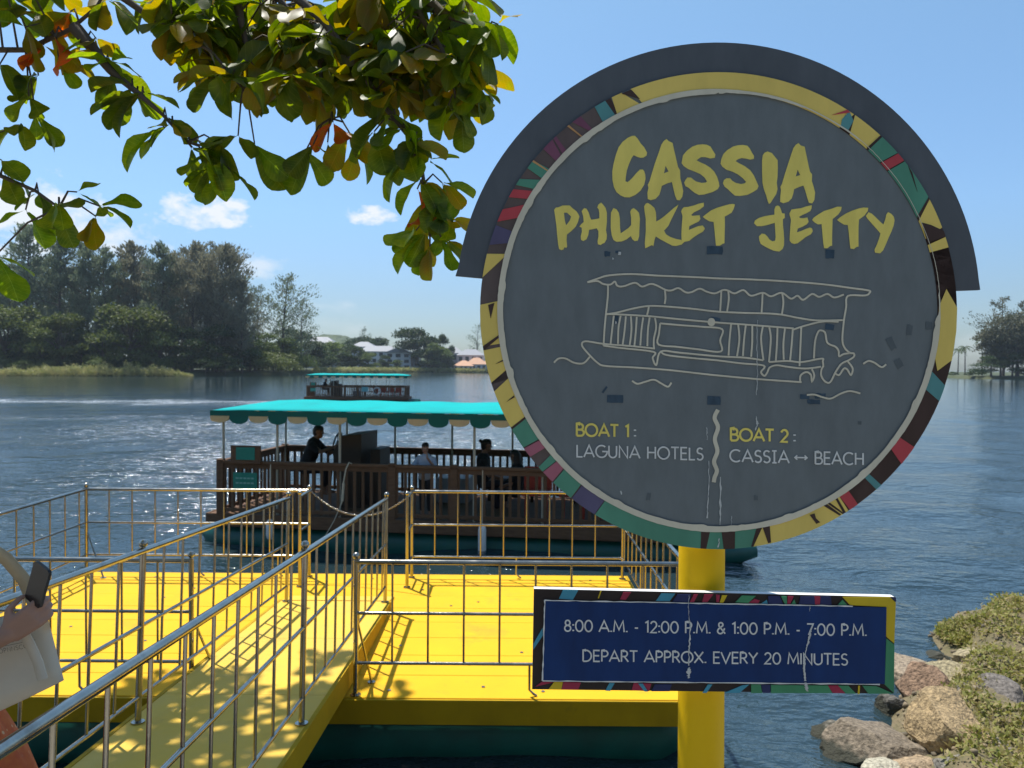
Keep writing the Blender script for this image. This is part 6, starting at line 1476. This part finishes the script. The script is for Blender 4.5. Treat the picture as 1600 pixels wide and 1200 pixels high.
    for c in 'OPNNSCOEN':
        gw, st_ = G[c]
        for p in st_: L_.append([Vector(((x + a) * .0125, b2 * .0125)) for a, b2 in p])
        x += gw + .22
    b = MB()
    for p in L_ + [[Vector((.00, .0185)), Vector((x * .0125, .0185))]] + [[Vector((.045 + .011 * math.cos(a), .034 + .009 * math.sin(a))) for a in np.linspace(0, 6.28, 14)], [Vector((.034, .030)), Vector((.045, .041)), Vector((.056, .030))]]:
        A, B = ribbon(p, .0013); k = len(A); b.add([MM @ Vector((q.x - .06, q.y, 0)) for q in A + B], [(i, i + k, i + k + 1, i + 1) for i in range(k - 1)])
    b.build('print', PR, bag)
    # shoes
    for q in (-1, 1):
        b = MB(); b.blob((-.055, q * .105, .022), (.19, q * .125, .018), .022, .016); b.build('sandal', ST, root)
woman()
def sitter(u, v, z0, face, scale, top, skin_, label, kind='sit', bun=False, long=0., arms='lap', boat=None, hairm=None, name='person', vox=.012):
    """passenger in boat coordinates; z0 = seat height above the water"""
    M = boat or BOATM; o = empty(name, M @ Vector((u, v, z0))); yaw = R(-7.6) if boat is None else R(1.5)
    o.rotation_euler = (0, 0, yaw + face); o.scale = (scale,) * 3; tag(o, label, 'person'); V = Vector; b = MB()
    hd = V((.06, 0, .74)) if kind != 'helm' else V((.24, 0, .71)); P = head_parts(b, hd, (1, 0, -.08)); lean = .0 if kind != 'helm' else .17
    b.blob((lean, -.14, .50), (lean, .14, .50), .055, .055); b.blob((lean * .9, 0, .60), (lean, 0, .50), .045, .07)
    b.blob((lean * .8, -.06, .44), (0, -.06, .12), .10, .105); b.blob((lean * .8, .06, .44), (0, .06, .12), .10, .105)
    for q in (-1, 1):
        if kind == 'stand': b.blob((0, q * .08, .08), (.0, q * .085, -.34), .085, .055); b.blob((0, q * .085, -.34), (-.02, q * .09, -.76), .052, .036); b.blob((-.02, q * .09, -.79), (.13, q * .1, -.80), .034, .025)
        else: b.blob((0, q * .09, .08), (.40, q * .10, .06), .09, .062); b.blob((.40, q * .10, .06), (.38, q * .10, -.34), .057, .04); b.blob((.37, q * .1, -.37), (.50, q * .11, -.38), .034, .025)
        sh = V((lean, q * .185, .50))
        if arms == 'helm': el = V((.36, q * .20, .38 if q < 0 else .30)); wr = V((.56, q * .12, .46 if q < 0 else .40)); hv = (1, 0, .1)
        elif arms == 'rail': el = V((.14, q * .26, .32)); wr = V((.32, q * .12 + (.02 if q > 0 else -.10), .38 if q < 0 else .56)); hv = (.6, 0, .1) if q < 0 else (.1, 0, 1)
        else: el = V((.06, q * .23, .24)); wr = V((.27, q * .10, .17)); hv = (1, -q * .5, 0)
        b.blob(sh, el, .045, .038); b.blob(el, wr, .037, .025); hand(b, wr, hv, (0, -q, -.4), (.2, -q * .2, 1), .92)
    body = remesh(b, 'body', skin_, o, vox, 2); face_bits(o, P, 1.0); hair_cap(o, P, 1.0, bun=bun, long=long, m_=hairm, vox=.01)
    # shirt and trousers a little larger than the body
    b = MB(); b.blob((lean, -.15, .48), (lean, .15, .48), .08, .08); b.blob((lean * .9, 0, .50), (lean * .6, 0, .30), .13, .13); b.blob((lean * .8, -.06, .43), (0, -.06, .10), .113, .118); b.blob((lean * .8, .06, .43), (0, .06, .10), .113, .118)
    for q in (-1, 1):
        sh = V((lean, q * .185, .49)); el = {'helm': V((.36, q * .20, .36 if q < 0 else .30)), 'rail': V((.14, q * .26, .32))}.get(arms, V((.06, q * .23, .24))); b.blob(sh, sh.lerp(el, .72), .058, .052)
    remesh(b, 'shirt', top, o, vox, 2); b = MB()
    for q in (-1, 1):
        if kind == 'stand': b.blob((0, q * .08, .06), (0, q * .085, -.34), .098, .072); b.blob((0, q * .085, -.34), (-.01, q * .09, -.62), .07, .06)
        else: b.blob((0, q * .09, .06), (.40, q * .10, .055), .102, .075); b.blob((.40, q * .1, .05), (.38, q * .1, -.22), .07, .06)
    remesh(b, 'trousers', TROU, o, vox, 2); return o
TROU = mat('dark_trousers', (.02, .02, .025), .85); DKS = mat('black_shirt', (.014, .014, .016), .85)
CHK = bpy.data.materials.new('pale_blue_check'); CHK.use_nodes = True
def chk():
    nt = CHK.node_tree; N = nt.nodes; L = nt.links; b = N['Principled BSDF']; b.inputs['Roughness'].default_value = .85; tc = N.new('ShaderNodeTexCoord'); c = N.new('ShaderNodeTexChecker')
    c.inputs['Scale'].default_value = 55; c.inputs['Color1'].default_value = (.30, .36, .48, 1); c.inputs['Color2'].default_value = (.50, .55, .62, 1); L.new(tc.outputs['Object'], c.inputs[0]); L.new(c.outputs[0], b.inputs['Base Color'])
chk()
sitter(.97, 1.22, 1.07, 0.0, 1.0, DKS, SK2, 'ferry skipper in dark clothes hunched on a stool with hands on the wheel', 'helm', arms='helm')
sitter(3.44, .30, .50 + .60, R(-95), .74, CHK, SK1, 'child in a pale blue checked shirt leaning on the ferry railing, facing the pontoon', 'stand', arms='rail')
sitter(4.22, 1.35, .86, R(20), .98, DKS, SK2, 'dark haired passenger with a bun sitting inside the ferry', bun=True)
sitter(4.84, 1.30, .74, R(170), .92, DKS, SK2, 'long haired passenger sitting rightmost in the ferry, nearest the sign', long=.22)
sitter(.97, 1.22, 1.07, 0.0, 1.0, DKS, SK2, 'tiny dark skipper silhouette under the canopy of the distant ferry', 'helm', arms='helm', boat=FARM, vox=.03)
# life ring and notice on the far ferry rail
b = MB(); c = FARM @ Vector((5.5, -.08, .98)); ring = [c + Vector((.28 * math.cos(a), 0, .28 * math.sin(a))) for a in [k * PI / 10 for k in range(21)]]; b.tube(ring, .055, 8, caps=False)
tag(b.build('life_ring', mat('life_ring_paint', (.42, .40, .36), .6)), 'pale life ring hanging on the rail of the distant ferry', 'life ring')
b = MB(); c = FARM @ Vector((4.6, -.09, 1.12)); b.bbox(c.x - .3, c.x + .22, c.y - .02, c.y, c.z - .17, c.z + .2, .01)
tag(b.build('notice_board', mat('teal_notice', (.12, .32, .33), .6)), 'small teal notice on the middle of the distant ferry rail', 'sign')

# ------------------------------------------------------------------ humid air
def make_haze():
    m = bpy.data.materials.new('humid_air'); m.use_nodes = True; nt = m.node_tree; N = nt.nodes; N.remove(N['Principled BSDF'])
    v = N.new('ShaderNodeVolumePrincipled'); v.inputs['Color'].default_value = (.74, .86, 1, 1); v.inputs['Density'].default_value = HAZE; v.inputs['Anisotropy'].default_value = .2
    nt.links.new(v.outputs[0], N['Material Output'].inputs['Volume'])
    b = MB(); b.box(-900, 900, -45, 800, -3.0, 62); o = b.build('haze', m); tag(o, kind='stuff')
HAZE = .00017
if HAZE: make_haze()
